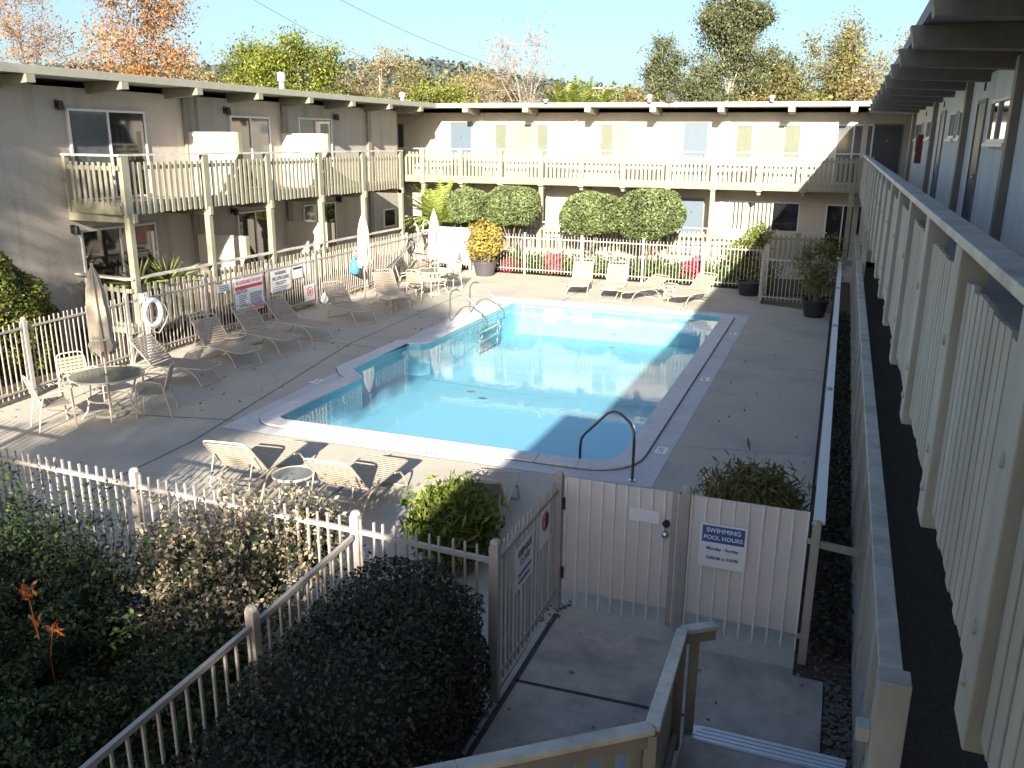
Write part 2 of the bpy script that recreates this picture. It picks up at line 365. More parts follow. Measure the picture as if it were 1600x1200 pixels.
# water
m = bpy.data.materials.new('water'); m.use_nodes = True; nt = m.node_tree; NN, LL = nt.nodes, nt.links; NN.remove(NN['Principled BSDF'])
gl = NN.new('ShaderNodeBsdfGlossy'); gl.inputs['Roughness'].default_value = .015; tr = NN.new('ShaderNodeBsdfTransparent'); tr.inputs[0].default_value = (.80, .95, .975, 1)
mx = NN.new('ShaderNodeMixShader')
geo = NN.new('ShaderNodeNewGeometry'); nz = NN.new('ShaderNodeTexNoise'); nz.inputs['Scale'].default_value = 5.5; nz.inputs['Detail'].default_value = 3; nz.inputs['Distortion'].default_value = .4
LL.new(geo.outputs['Position'], nz.inputs[0]); bp = NN.new('ShaderNodeBump'); bp.inputs['Strength'].default_value = .16; bp.inputs['Distance'].default_value = .006
LL.new(nz.outputs[0], bp.inputs['Height']); LL.new(bp.outputs[0], gl.inputs['Normal'])

dt = NN.new('ShaderNodeVectorMath'); dt.operation = 'DOT_PRODUCT'; LL.new(bp.outputs[0], dt.inputs[0]); LL.new(geo.outputs['Incoming'], dt.inputs[1])
def mth(op, a_, b_):
    q = NN.new('ShaderNodeMath'); q.operation = op; q.use_clamp = op != 'POWER'
    for i_, v_ in ((0, a_), (1, b_)):
        if v_ is None: continue
        if isinstance(v_, (int, float)): q.inputs[i_].default_value = v_
        else: LL.new(v_, q.inputs[i_])
    return q.outputs[0]
ab = mth('ABSOLUTE', dt.outputs['Value'], None); f5 = mth('POWER', mth('SUBTRACT', 1.0, ab), 5.0); sch = mth('ADD', mth('MULTIPLY', f5, .80), .02)
LL.new(sch, mx.inputs[0]); LL.new(tr.outputs[0], mx.inputs[1]); LL.new(gl.outputs[0], mx.inputs[2]); LL.new(mx.outputs[0], NN['Material Output'].inputs[0]); M['water'] = m
poly_sheet('water', pool_in, [], WZ, m)

# ---------------------------------------------------------------- building helpers
class Face:
    """a wall plane: origin, horizontal axis U, outward normal N"""
    def __init__(s, o, u, n): s.o, s.u, s.n = Vector(o), Vector(u), Vector(n)
    def p(s, u, z, d=0): return s.o+s.u*u+s.n*d+Vector((0, 0, z))
    def box(s, mb, u0, u1, z0, z1, d0, d1, mi=0):
        a, b_ = s.p(u0, z0, d0), s.p(u1, z1, d1); return mb.box(a, b_, mi)
def window(F, parent, u0, u1, z0, z1, cols, fw=.05, name='window', sill=False):
    """cols: list of (fraction end, material)"""
    mb = MB(); W = u1-u0
    F.box(mb, u0, u1, z1-fw, z1, 0, .05); F.box(mb, u0, u1, z0, z0+fw, 0, .055)
    F.box(mb, u0, u0+fw, z0+fw, z1-fw, 0, .05); F.box(mb, u1-fw, u1, z0+fw, z1-fw, 0, .05)
    t = 0
    for e, _ in cols[:-1]: F.box(mb, u0+W*e-fw*.45, u0+W*e+fw*.45, z0+fw, z1-fw, 0, .045)
    o = mb.build(name, M['win_frame'], parent)
    for k, (e, mt) in enumerate(cols):
        q = MB(); dd = .012+.014*(k % 2); F.box(q, u0+W*t+fw*.5, u0+W*e-fw*.5, z0+fw, z1-fw, .002, dd); q.build('pane', M[mt], o); t = e
    if sill:
        q = MB(); F.box(q, u0-.04, u1+.04, z0-.05, z0-.002, 0, .09); q.build('sill', M['win_frame'], o)
    return o
def door(F, parent, u0, u1, z0, z1, mt, knob=1):
    mb = MB(); fw = .05
    F.box(mb, u0-fw, u0, z0, z1+fw, 0, .03); F.box(mb, u1, u1+fw, z0, z1+fw, 0, .03); F.box(mb, u0, u1, z1, z1+fw, 0, .03)
    F.box(mb, u0, u1, z0, z1, 0, .012, 1)
    o = mb.build('door', [M['wood_trim'], M[mt]], parent)
    k = MB(); c = F.p(u0+.07 if knob < 0 else u1-.07, z0+.95, .05); k.lathe([(0, -.03), (.028, -.015), (.028, .015), (0, .03)], 10, c); F.box(k, (u0+.05 if knob < 0 else u1-.09), (u0+.09 if knob < 0 else u1-.05), z0+.90, z0+1.0, .01, .03)
    k.build('knob', M['chrome'], o, smooth=True)
    k = MB(); F.box(k, (u0+u1)/2-.02, (u0+u1)/2+.02, z0+1.5, z0+1.54, .010, .018); k.build('peephole', M['chrome'], o)
    return o
def wall_lamp(F, parent, u, z):
    mb = MB(); F.box(mb, u-.05, u+.05, z-.09, z+.09, 0, .03); F.box(mb, u-.035, u+.035, z-.03, z+.03, .03, .09)
    c = F.p(u, z-.02, .13); mb.lathe([(.0, .1), (.055, .09), (.075, -.1), (.0, -.1)], 10, c)
    return mb.build('wall_lamp', M['lamp_black'], parent)
def railing(parent, p0, p1, n, zf, ztop, zbot, posts, pitch=.17, pw=.09, post_w=.19, post_z0=None, cap_w=.15, mats=('wood_paint', 'rail_cap'), seed=0, bev=0, mid=None, cap_over=0, pick_top=None, bolts=False):
    rnd = random.Random(seed); p0, p1 = Vector((*p0, 0)), Vector((*p1, 0)); n = Vector((*n, 0)); L_ = (p1-p0).length; d = (p1-p0)/L_
    F = Face(p0, d, n)
    wp = M[mats[0]]; rc = M[mats[1]]
    c = MB()
    def fb(mb, u0, u1, z0, z1, d0, d1):
        vs = []
        for z in (z0, z1):
            for (u, dd) in ((u0, d0), (u1, d0), (u1, d1), (u0, d1)): vs.append(F.p(u, z, dd))
        mb.add(vs, [(0,3,2,1),(4,5,6,7),(0,1,5,4),(1,2,6,5),(2,3,7,6),(3,0,4,7)])
    fb(c, -cap_over, L_+cap_over, ztop-.042, ztop, -cap_w+.06, .06)
    root = c.build('railing', rc, parent, bev=bev)
    s_ = MB(); fb(s_, 0, L_, ztop-.33, ztop-.24, -.045, -.004); s_.build('top_stringer', wp, root, bev=bev)
    s_ = MB(); fb(s_, 0, L_, zf-.02, zf+.07, -.045, -.004); s_.build('bottom_stringer', wp, root, bev=bev)
    pz0 = post_z0 if post_z0 is not None else zbot-.08
    for t in posts:
        q = MB(); fb(q, t-post_w/2, t+post_w/2, pz0, ztop-.044, -.06, .055)
        if bolts:
            for zz in (zf-.06, zf+.12, ztop-.45):
                cc = F.p(t+.02*rnd.uniform(-1, 1), zz, .055); u_ = d
                q.add([cc+u_*(.022*math.cos(k*math.pi/4))+Vector((0, 0, .022*math.sin(k*math.pi/4)))+n*.012 for k in range(8)]+[cc+u_*(.026*math.cos(k*math.pi/4))+Vector((0, 0, .026*math.sin(k*math.pi/4))) for k in range(8)],
                      [tuple(range(8))]+[(k, k+8, (k+1) % 8+8, (k+1) % 8) for k in range(8)])
        q.build('post', wp, root, bev=bev)
    ed = sorted([0]+list(posts)+[L_])
    for a, b_ in zip(ed[:-1], ed[1:]):
        a2 = a+(post_w/2+.01 if a in posts else 0); b2 = b_-(post_w/2+.01 if b_ in posts else 0)
        if b2-a2 < .1: continue
        k = max(1, int((b2-a2-.0)/pitch)); q = MB(); gap = (b2-a2-k*pw)/(k+1)
        for i in range(k):
            u = a2+gap+i*(pw+gap)+rnd.uniform(-.006, .006); zt = (pick_top or ztop-.17)+rnd.uniform(-.012, .012); zb = zbot+rnd.uniform(-.015, .015)
            fb(q, u, u+pw, zb, zt, 0, .022)
        q.build('picket_panel', wp, root, bev=bev*.5)
    return root

# ---------------------------------------------------------------- left wing
ZF1, ZF2, ZT = .55, 3.17, 5.90
XW = -16.05
KL = 1.0223
lw = thing('motel_building', 'tan stucco motel wing with private balconies over patios, behind the long white fence', 'building', (-15.7, 18, 0), 'motel wings round the pool')
b = MB(); b.box((XW, 4, -.1), (-23, 30.2, 5.62)); b.build('wall', M['stucco'], lw)
b = MB(); b.box((-15.1, 3, 5.80), (-24, 31.6, 5.93)); rf = b.build('roof', M['roofing'], lw)
b = MB(); b.box((-15.10, 3, 5.76), (-15.06, 31.6, 5.915)); b.build('fascia', M['fascia'], rf, bev=.006)
b = MB(); b.box((-15.12, 3, 5.772), (-23, 31.6, 5.796)); b.build('soffit', M['soffit'], rf)
for y in (3.6, 6.02, 8.44, 10.86, 13.28, 15.7, 18.12, 20.54, 22.98, 25.4, 27.9, 30.3):
    b = MB(); y0, y1 = y-.10, y+.10
    b.add([(-15.02, y0, 5.755), (-15.02, y1, 5.755), (-15.02, y1, 5.60), (-15.02, y0, 5.60), (-16.1, y0, 5.755), (-16.1, y1, 5.755), (-16.1, y1, 5.50), (-16.1, y0, 5.50)],
          [(0,1,2,3),(7,6,5,4),(0,4,5,1),(3,2,6,7),(0,3,7,4),(1,5,6,2)]); b.build('beam', M['wood_paint'], rf)
for x, y, h in [(-16.5, 23.65, .62), (-16.2, 31.0, .4), (-18.5, 13.5, .5)]:
    b = MB(); b.lathe([(0, 0), (.085, 0), (.085, h*.55), (.13, h*.56), (.13, h*.98), (.0, h)], 14, (x, y, 5.92)); b.build('vent_pipe', M['sheet_metal'], rf, smooth=True)
class FaceL(Face):
    def p(s, u, z, d=0): return Face.p(s, u*KL, 4.6+(z-4.6)*KL if z > 1.2 else z, d)
FL = FaceL((XW, 0, 0), (0, 1, 0), (1, 0, 0))
for y in (18.3, 22.45, 27.4):
    b = MB(); FL.box(b, y-.11, y+.11, .5, 5.62, 0, .09); b.build('trim_post', M['wood_trim'], lw)
b = MB(); b.tube([(XW+.13, 19.0, 5.6), (XW+.13, 19.0, .6)], .035, 8); b.build('downspout', M['wood_trim'], lw, smooth=True)
window(FL, lw, 14.63, 16.88, ZF2+.05, 5.17, [(.5, 'glass_mid'), (1, 'glass_dark')], name='sliding_door')
window(FL, lw, 20.0, 21.75, ZF2+.05, 5.17, [(.5, 'glass_dark'), (1, 'glass_mid')], name='sliding_door')
window(FL, lw, 23.2, 25.05, ZF2+.05, 5.2, [(.5, 'drape'), (1, 'glass_dark')], name='sliding_door')
window(FL, lw, 14.6, 16.88, ZF1+.05, 2.6, [(.5, 'glass_dark'), (1, 'glass_dark')], name='sliding_door')
window(FL, lw, 20.0, 21.6, ZF1+.05, 2.6, [(.5, 'glass_dark'), (1, 'glass_dark')], name='sliding_door')
window(FL, lw, 23.2, 25.05, ZF1+.05, 2.6, [(.5, 'glass_mid'), (1, 'glass_dark')], name='sliding_door')
window(FL, lw, 28.3, 29.25, 1.45, 2.12, [(1, 'glass_dark')], name='window')
for y, z in [(14.42, 5.24), (19.84, 5.3), (25.25, 5.28), (14.42, 2.64), (19.84, 2.66), (25.2, 2.68)]: wall_lamp(FL, lw, y, z)
for y in (18.72, 22.85):
    for z0, z1 in ((ZF2, 4.73), (ZF1, 2.13)):
        b = MB(); b.box((XW, y-.05, z0), (-14.52, y+.05, z1)); dv = b.build('divider_panel', M['stucco_far'], lw)
        b = MB(); b.box((-14.52, y-.07, z0), (-14.40, y+.07, z1)); b.build('divider_post', M['wood_paint'], dv)
b = MB(); b.prism([(XW, 14.74), (-14.36, 14.51), (-14.36, 27.25), (XW, 27.25)], 3.0, ZF2); b.build('balcony_floor', M['soffit'], lw)
b = MB(); b.box((-14.36, 14.46, 2.985), (-14.325, 27.29, ZF2+.01)); b.bar((XW, 14.72, 3.08), (-14.36, 14.49, 3.08), .035, .19); b.build('rim_board', M['wood_paint'], lw)
for y in (14.75, 17.2, 19.65, 22.12, 24.58, 27.1):
    b = MB(); b.box((XW, y-.05, 2.80), (-14.2, y+.05, 2.998)); b.build('joist', M['wood_paint'], lw)
b = MB(); b.box((XW, 14.4, .42), (-14.25, 27.3, ZF1)); b.build('patio_floor', M['wood_trim'], lw)
b = MB(); b.box((XW, 14.5, -.1), (-14.75, 27.2, .42)); b.build('underfloor_shade', M['soil'], lw)  # dark block standing in for the shadowed void under the patio
PY = [14.66, 17.2, 19.65, 22.12, 24.58, 27.12]
railing(lw, (-14.31, 14.5), (-14.31, 27.24), (1, 0), ZF2, 4.24, 2.97, [y-14.5 for y in PY], .185, .085, .20, 2.93, seed=1)
railing(lw, (XW, 14.72), (-14.4, 14.52), (0, -1), ZF2, 4.235, 3.02, [.08], .185, .085, .10, 3.0, seed=2)
railing(lw, (-14.31, 14.5), (-14.31, 27.24), (1, 0), ZF1, 1.63, .30, [], .185, .085, .12, .3, seed=3)
railing(lw, (XW, 14.72), (-14.4, 14.52), (0, -1), ZF1, 1.625, .30, [], .185, .085, .12, .3, seed=4)
for y in PY:
    b = MB(); b.box((-14.39, y-.07, -.1), (-14.245, y+.07, 2.93)); b.build('column', M['wood_paint'], lw, bev=.008)

# ---------------------------------------------------------------- back wing (turned 1.4 degrees)
YB = 31.82; YW = YB+1.35
bw = thing('motel_building', 'sunlit cream motel wing with pale blue doors, behind the far end of the pool', 'building', (0, YB, 0), 'motel wings round the pool')
FB = Face((0, YW, 0), (1, 0, 0), (0, -1, 0))
b = MB(); b.box((-24, YW, -.1), (8, YW+8, 5.62)); b.build('wall', M['stucco_far'], bw)
b = MB(); b.box((-24, YB+.14, 5.80), (7.4, YW+8.6, 5.935)); rf = b.build('roof', M['roofing'], bw)
b = MB(); b.box((-15.0, YB+.10, 5.775), (.6, YB+.138, 5.93)); b.build('fascia', M['fascia'], rf)
b = MB(); b.box((-24, YB+.14, 5.772), (7.4, YW+.05, 5.796)); b.build('soffit', M['soffit'], rf)
for x in (-23.5, -21.1, -18.7, -16.3, -13.82, -11.41, -9.02, -6.64, -4.27, -1.93, .05):
    b = MB(); x0, x1 = x-.11, x+.11
    b.add([(x0, YB+.02, 5.77), (x1, YB+.02, 5.77), (x1, YB+.02, 5.60), (x0, YB+.02, 5.60), (x0, YW, 5.77), (x1, YW, 5.77), (x1, YW, 5.52), (x0, YW, 5.52)],
          [(3,2,1,0),(4,5,6,7),(1,5,4,0),(7,6,2,3),(4,7,3,0),(2,6,5,1)]); b.build('beam', M['wood_paint'], rf)
for x, h in [(-6.77, .25), (-2.6, .2), (-10.6, .12)]:
    b = MB(); b.lathe([(0, 0), (.07, 0), (.07, h*.5), (.11, h*.52), (.11, h*.98), (0, h)], 12, (x, YB, 5.93)); b.build('vent_pipe', M['sheet_metal'], rf, smooth=True)
b = MB(); b.box((-6.0, YB-.3, 5.93), (-5.97, YB-.27, 6.12)); b.box((-6.12, YB-.36, 6.06), (-5.84, YB-.2, 6.2)); b.build('roof_floodlight', M['lamp_black'], rf)
for x in (-17.4, -13.6, -4.12, .50):
    b = MB(); FB.box(b, x-.09, x+.09, ZF1, 5.62, 0, .05); b.build('trim_post', M['stucco_far'], bw)
door(FB, bw, -14.95, -14.10, ZF2, 5.25, 'door_blue'); door(FB, bw, -5.67, -4.83, ZF2, 5.25, 'door_blue'); door(FB, bw, .80, 1.68, ZF2, 5.20, 'door_dark', -1)
door(FB, bw, -14.88, -14.06, ZF1, 2.50, 'door_blue'); door(FB, bw, -5.64, -4.81, ZF1, 2.54, 'door_blue'); door(FB, bw, -17.75, -17.1, ZF2, 5.15, 'door_dark')
window(FB, bw, -13.12, -10.85, 3.97, 5.24, [(.24, 'drape_green'), (.78, 'drape'), (1, 'drape_green')])
window(FB, bw, -8.85, -7.74, 3.97, 5.24, [(.48, 'drape_green'), (1, 'drape')])
window(FB, bw, -3.84, -1.56, 3.97, 5.22, [(.27, 'drape_green'), (.74, 'drape'), (1, 'drape_green')])
window(FB, bw, -.42, .78, ZF2+.04, 5.22, [(.47, 'glass_mid'), (1, 'glass_mid')], name='sliding_door')
window(FB, bw, -3.88, -1.38, 1.45, 2.53, [(.26, 'drape_stripe'), (.62, 'drape_stripe'), (1, 'glass_dark')])
window(FB, bw, -.50, .72, ZF1+.04, 2.50, [(.47, 'glass_dark'), (1, 'glass_dark')], name='sliding_door')
window(FB, bw, -13.1, -10.85, 1.45, 2.53, [(.26, 'drape'), (.74, 'drape'), (1, 'drape')])
window(FB, bw, -8.85, -7.74, 1.45, 2.53, [(.5, 'drape'), (1, 'drape')])
for x, z in [(-9.75, 5.36), (-3.05, 5.38)]:
    b = MB(); FB.box(b, x-.07, x+.07, z-.06, z+.06, 0, .08); b.build('wall_lamp', M['frame_cream'], bw, bev=.01)
b = MB(); b.box((-24, YB+.02, 2.99), (1.9, YW, ZF2)); b.build('walkway_floor', M['soffit'], bw)
b = MB(); b.box((-24, YB-.002, 2.98), (.55, YB+.018, ZF2+.02)); b.build('rim_board', M['wood_paint'], bw)
b = MB(); b.box((-24, YB-.1, -.1), (1.9, YW, ZF1)); b.build('ground_walkway', M['concrete_grey'], bw)
XP = [-18.8, -17.2, -15.62, -14.0, -12.37, -10.74, -9.17, -7.60, -5.94, -4.35, -2.78, -1.32]
railing(bw, (-20.5, YB-.01), (.55, YB-.01), (0, -1), ZF2, 4.27, 3.02, [x+20.5 for x in XP], .152, .096, .20, 2.94, seed=5, pick_top=4.12)
railing(bw, (-20.5, YB-.11), (-.4, YB-.11), (0, -1), ZF1, 1.64, .42, [x+20.5 for x in XP], .165, .088, .18, .36, seed=6, pick_top=1.48)
for x in (-20.3, -15.62, -10.74, -4.35, .25):
    b = MB(); b.box((x-.08, YB+.02, ZF1), (x+.08, YB+.18, 2.985)); b.build('column', M['wood_paint'], bw)
for x in XP:
    b = MB(); b.box((x-.06, YB+.03, 2.82), (x+.06, YW, 2.988)); b.build('joist', M['wood_paint'], bw)
bw.rotation_euler = (0, 0, .024)

# ---------------------------------------------------------------- right wing
XR = .5; XRW = 1.87
rw = thing('motel_building', 'shaded motel wing seen along its own railing, dark walkway carpet below, at the right edge', 'building', (1.87, 14, 0), 'motel wings round the pool')
FR = Face((XRW, 0, 0), (0, 1, 0), (-1, 0, 0))
b = MB(); b.box((XRW, -9, -.1), (9, 33.0, 5.62)); b.build('wall', M['stucco_shade_lift'], rw)
b = MB(); b.box((.62, -9.6, 5.80), (9.4, 31.4, 5.935)); rf = b.build('roof', M['roofing'], rw)
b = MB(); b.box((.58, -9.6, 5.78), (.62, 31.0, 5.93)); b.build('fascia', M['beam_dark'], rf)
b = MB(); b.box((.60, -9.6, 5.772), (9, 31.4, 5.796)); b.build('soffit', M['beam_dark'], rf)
b = MB(); b.box((-.12, -9.6, 5.79), (.579, -1.1, 5.93)); b.build('unseen_shade_roof', M['roofing'], rf)  # unseen roof strip added to push the wing's shadow edge further left
for k in range(18):
    y = -8.9+2.42*k
    b = MB(); y0, y1 = y-.13, y+.13
    b.add([(.47, y0, 5.768), (.47, y1, 5.768), (.52, y1, 5.56), (.52, y0, 5.56), (XRW, y0, 5.768), (XRW, y1, 5.768), (XRW, y1, 5.50), (XRW, y0, 5.50)],
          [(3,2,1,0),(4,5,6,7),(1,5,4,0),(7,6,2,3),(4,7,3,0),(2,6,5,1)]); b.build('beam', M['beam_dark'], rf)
for y in (2.6, 7.45, 12.3, 17.2, 23.4, 30.6):
    b = MB(); FR.box(b, y-.11, y+.11, ZF1, 5.62, 0, .10); b.build('trim_post', M['wood_trim'], rw, bev=.008)
door(FR, rw, 15.15, 16.0, ZF2, 5.21, 'door_dark', -1); door(FR, rw, 21.2, 22.1, ZF2, 5.24, 'door_blue', -1); door(FR, rw, 9.2, 10.05, ZF2, 5.21, 'door_dark', -1)
window(FR, rw, 12.62, 14.36, 4.62, 5.20, [(.62, 'glass_mid'), (1, 'glass_dark')], sill=True)
window(FR, rw, 17.55, 18.25, 4.70, 5.20, [(1, 'glass_dark')], sill=True); window(FR, rw, 18.75, 19.8, 4.70, 5.20, [(.5, 'glass_dark'), (1, 'glass_mid')], sill=True)
window(FR, rw, 24.0, 25.5, 4.72, 5.18, [(.5, 'glass_dark'), (1, 'glass_mid')], sill=True); window(FR, rw, 27.2, 29.7, 4.72, 5.18, [(.5, 'glass_dark'), (1, 'glass_mid')], sill=True)
window(FR, rw, 6.2, 7.1, 4.62, 5.2, [(1, 'glass_dark')], sill=True)
for y, z in [(15.6, 5.45), (21.88, 5.43), (26.67, 5.38)]:
    b = MB(); FR.box(b, y-.05, y+.05, z-.06, z+.06, 0, .02); b.build('number_plaque', M['lamp_black'], rw)
b = MB(); b.box((XR+.06, -9, 2.99), (XRW, 33, ZF2)); b.build('walkway_floor', M['soffit'], rw)
b = MB(); b.box((XR+.03, -9, 2.985), (XR+.058, 31.7, ZF2+.01)); b.build('rim_board', M['wood_shade_lift'], rw)
b = MB(); b.box((XR+.02, 2.6, -.1), (XRW, 33, ZF1-.012)); b.build('ground_walkway', M['concrete_grey'], rw)
b = MB(); b.box((XR+.03, 2.6, ZF1-.012), (XRW, 33, ZF1)); b.build('carpet', M['carpet'], rw)
yp = [2.48+1.57*k for k in range(-2, 19)]
railing(rw, (XR+.03, 31.7), (XR+.03, -1.2), (-1, 0), ZF2, 4.235, 3.03, [31.7-y for y in yp], .118, .095, .20, 2.95, .12, seed=7, bev=.006, bolts=True, mats=('wood_shade_lift', 'rail_cap'))
railing(rw, (XR+.05, 31.7), (XR+.05, 4.95), (-1, 0), ZF1, 1.62, .30, [31.7-y for y in yp if y > 5.3], .16, .09, .18, .2, .13, seed=8, bev=.005, mats=('wood_shade_lift', 'rail_cap'))
b = MB(); b.box((XR-.02, 4.78, .0), (XR+.16, 4.95, 1.62)); b.box((XR-.10, 4.80, 1.18), (XR-.02, 4.92, 1.27)); b.build('column', M['wood_shade_lift'], rw, bev=.006)
for y in (24, 29):
    b = MB(); b.box((XR+.09, y-.07, ZF1), (XR+.22, y+.07, 2.985)); b.build('column', M['wood_shade_lift'], rw)
bx = thing('extinguisher_cabinet', 'dark red extinguisher cabinet on the wall of the right wing walkway', 'cabinet', (XRW, 26.8, 4.1))
b = MB(); FR.box(b, 26.65, 26.95, 4.08, 4.84, .002, .16); b.build('case', M['extinguisher_red'], bx, bev=.01)
b = MB(); FR.box(b, 26.69, 26.91, 4.4, 4.78, .161, .168); b.build('door', M['glass_dark'], bx)

# near stair with its landing and rail
st = thing('staircase', 'short concrete stair landing with ribbed silver nosing and angled wooden handrail', 'stairs', (-.2, 5, 0))
b = MB(); b.box((-.72, 4.75, 0), (.46, 5.92, .17)); b.build('landing', M['concrete_grey'], st, bev=.01)
b = MB(); b.box((-.72, 4.45, 0), (.46, 4.75, .36)); b.build('step', M['concrete_grey'], st, bev=.01)
b = MB(); b.box((-3.2, 1.8, 0), (.5, 4.45, .55)); b.build('platform', M['concrete_grey'], st)
b = MB(); ang = -.045
for k in range(4): b.box((-.70+.03*k, 5.775+.045*k, .171), (.44+.006*k, 5.81+.045*k, .186))
b.box((-.70, 5.77, .170), (.45, 5.95, .176)); b.box((-.70, 5.925, .13), (.45, 5.95, .170)); b.build('nosing', M['alu'], st)
def sloped_rail(pts, zb_fn, seed):
    rnd = random.Random(seed); b = MB()
    for a, c in zip(pts[:-1], pts[1:]): b.bar(Vector(a)-Vector((0, 0, .018)), Vector(c)-Vector((0, 0, .018)), .085, .036)
    r_ = b.build('handrail', M['rail_cap'], st, bev=.006)
    for a, c in zip(pts[:-1], pts[1:]):
        q = MB(); q.bar(Vector(a)-Vector((0, 0, .085)), Vector(c)-Vector((0, 0, .085)), .036, .095); q.build('side_board', M['wood_trim'], r_, bev=.004)
        q = MB(); a, c = Vector(a), Vector(c); d = c-a; L_ = d.length; n_ = Vector((-d.y, d.x, 0)).normalized(); k = max(1, int(L_/.15))
        for i in range(k):
            p = a+d*((i+.5)/k); zb = zb_fn(p); e = n_*.045
            q.bar((p.x+e.x, p.y+e.y, zb), (p.x+e.x, p.y+e.y, p.z-.05+rnd.uniform(-.01, .01)), .07, .03, up=tuple(n_))
        q.build('picket_panel', M['wood_paint'], r_)
        if c.y > 5.8: continue
        q = MB(); q.bar((a.x, a.y, zb_fn(a)+.12), (c.x, c.y, zb_fn(c)+.12), .036, .08); q.build('bottom_board', M['wood_trim'], r_)
    for p in pts[1:-1]:
        q = MB(); q.box((p[0]-.035, p[1]-.035, zb_fn(Vector(p))), (p[0]+.035, p[1]+.035, p[2]-.045)); q.build('post', M['wood_trim'], r_, bev=.004)
sloped_rail([(-2.7, 2.35, 1.62), (-1.5, 3.27, 1.62), (-.66, 3.95, 1.60), (-.78, 5.72, 1.14), (-.56, 5.9, 1.13)], lambda p: .1 if p.y > 4 else .4, 3)
# ---------------------------------------------------------------- fences
def fence(name, label, pts, posts, h=1.30, pitch=.115, z0=.10, ext=.12, group='white picket fences round the pool', low=.2, gap_fill=None, cap=None, post_h=None, skip=()):
    """pts: polyline, posts: list of (x, y); pickets of square tube stand up past the top rail"""
    f = thing(name, label, 'fence', (pts[0][0], pts[0][1], 0), group)
    for i, (a, c) in enumerate(zip(pts[:-1], pts[1:])):
        a, c = Vector((*a, 0)), Vector((*c, 0)); d = c-a; L_ = d.length; d /= L_
        b = MB(); b.bar(a+Vector((0, 0, h)), c+Vector((0, 0, h)), .035, .04); b.build('top_rail', M['fence_paint'], f)
        b = MB(); b.bar(a+Vector((0, 0, low)), c+Vector((0, 0, low)), .032, .032); b.build('bottom_rail', M['fence_paint'], f)
        n = max(1, round(L_/pitch)); b = MB(); rnd = random.Random(int(a.x*100+a.y*7))
        for k in range(n):
            p = a+d*((k+.5)*L_/n); jx = rnd.uniform(-.004, .004); q = p+Vector((jx, jx, 0))
            tp = q+d*rnd.gauss(0, .006)+Vector((0, 0, h+ext+rnd.uniform(-.009, .009))); b.bar((q.x, q.y, z0), tp, .018, .018, up=tuple(d))
            zt = h+ext
        b.build('picket_panel', M['fence_paint'], f)
    for x, y in posts:
        b = MB(); ph = post_h or h+ext+.04; b.box((x-.036, y-.036, 0), (x+.036, y+.036, ph)); b.lathe([(.0, ph+.035), (.03, ph+.03), (.046, ph+.012), (.046, ph-.005), (.0, ph-.005)], 8, (x, y, 0)); b.build('post', M['fence_paint'], f)
    return f
fence('picket_fence', 'white metal picket fence behind the dark shrubs, along the near edge of the pool deck', [(-13.2, 6.3), (-3.68, 5.98), (-2.34, 5.90)], [(-13.2, 6.3), (-11.0, 6.22), (-8.7, 6.15), (-6.2, 6.06), (-3.68, 5.98), (-2.34, 5.90)])
fence('picket_fence', 'white picket fence carrying the keep closed sign, beside the hedge', [(-2.34, 5.95), (-2.33, 7.48)], [(-2.31, 7.52)], pitch=.095)
fence('picket_fence', 'long white picket fence carrying the warning signs in front of the patios', [(-13.15, 8.2), (-13.45, 11.0), (-13.62, 13.6), (-13.75, 20.8), (-13.95, 26.6), (-14.05, 28.75)], [(-13.15, 8.2), (-13.45, 11.04), (-13.62, 13.62), (-13.68, 16.08), (-13.73, 18.53), (-13.77, 20.79), (-13.86, 23.8), (-13.97, 26.8), (-14.05, 28.8)])
fence('picket_fence', 'white picket fence in front of the clipped round shrubs at the far end', [(-14.05, 28.85), (-2.1, 28.4)], [(-12.3, 28.78), (-10.3, 28.68), (-8.2, 28.6), (-6.05, 28.52), (-4.05, 28.45), (-2.1, 28.4)])
fence('picket_fence', 'short white picket gate section beside the dark potted shrub in the shade', [(-2.02, 26.3), (.0, 26.05)], [(-2.02, 26.3), (-2.02, 28.3), (-.6, 26.1)])
fence('picket_fence', 'low white picket fence running between the dark shrubs and the clipped hedge', [(-3.68, 5.9), (-3.60, 4.42), (-3.52, 1.6)], [(-3.60, 4.42), (-3.52, 1.6)], h=1.27, ext=0., z0=.05, pitch=.13, post_h=1.40)
ef = fence('picket_fence', 'white picket fence seen end on, beside the gravel strip and the lower walkway', [(.09, 7.45), (.10, 25.9)], [(.085, 7.42), (.09, 12), (.095, 16.5), (.1, 21), (.1, 25.9)], h=1.30, ext=.05)
b = MB(); b.bar((.10, 7.5, 1.37), (.11, 25.9, 1.37), .10, .03); b.build('cap', M['white'], ef)
b = MB(); b.bar((.13, 7.38, 1.22), (.60, 7.30, 1.22), .035, .06); b.build('brace', M['wood_paint'], ef)
wp = thing('wind_screen', 'plain white board fixed to the fence, between the parasol and the potted yellow shrub', 'screen', (-13, 28.7, 0))
b = MB(); b.box((-13.68, 28.66, .24), (-12.38, 28.70, 1.55)); b.build('board', M['board'], wp, bev=.006)
b = MB(); b.box((-13.72, 28.64, 0), (-13.64, 28.72, 1.6)); b.box((-12.42, 28.60, 0), (-12.34, 28.68, 1.5)); b.build('post', M['fence_paint'], wp)

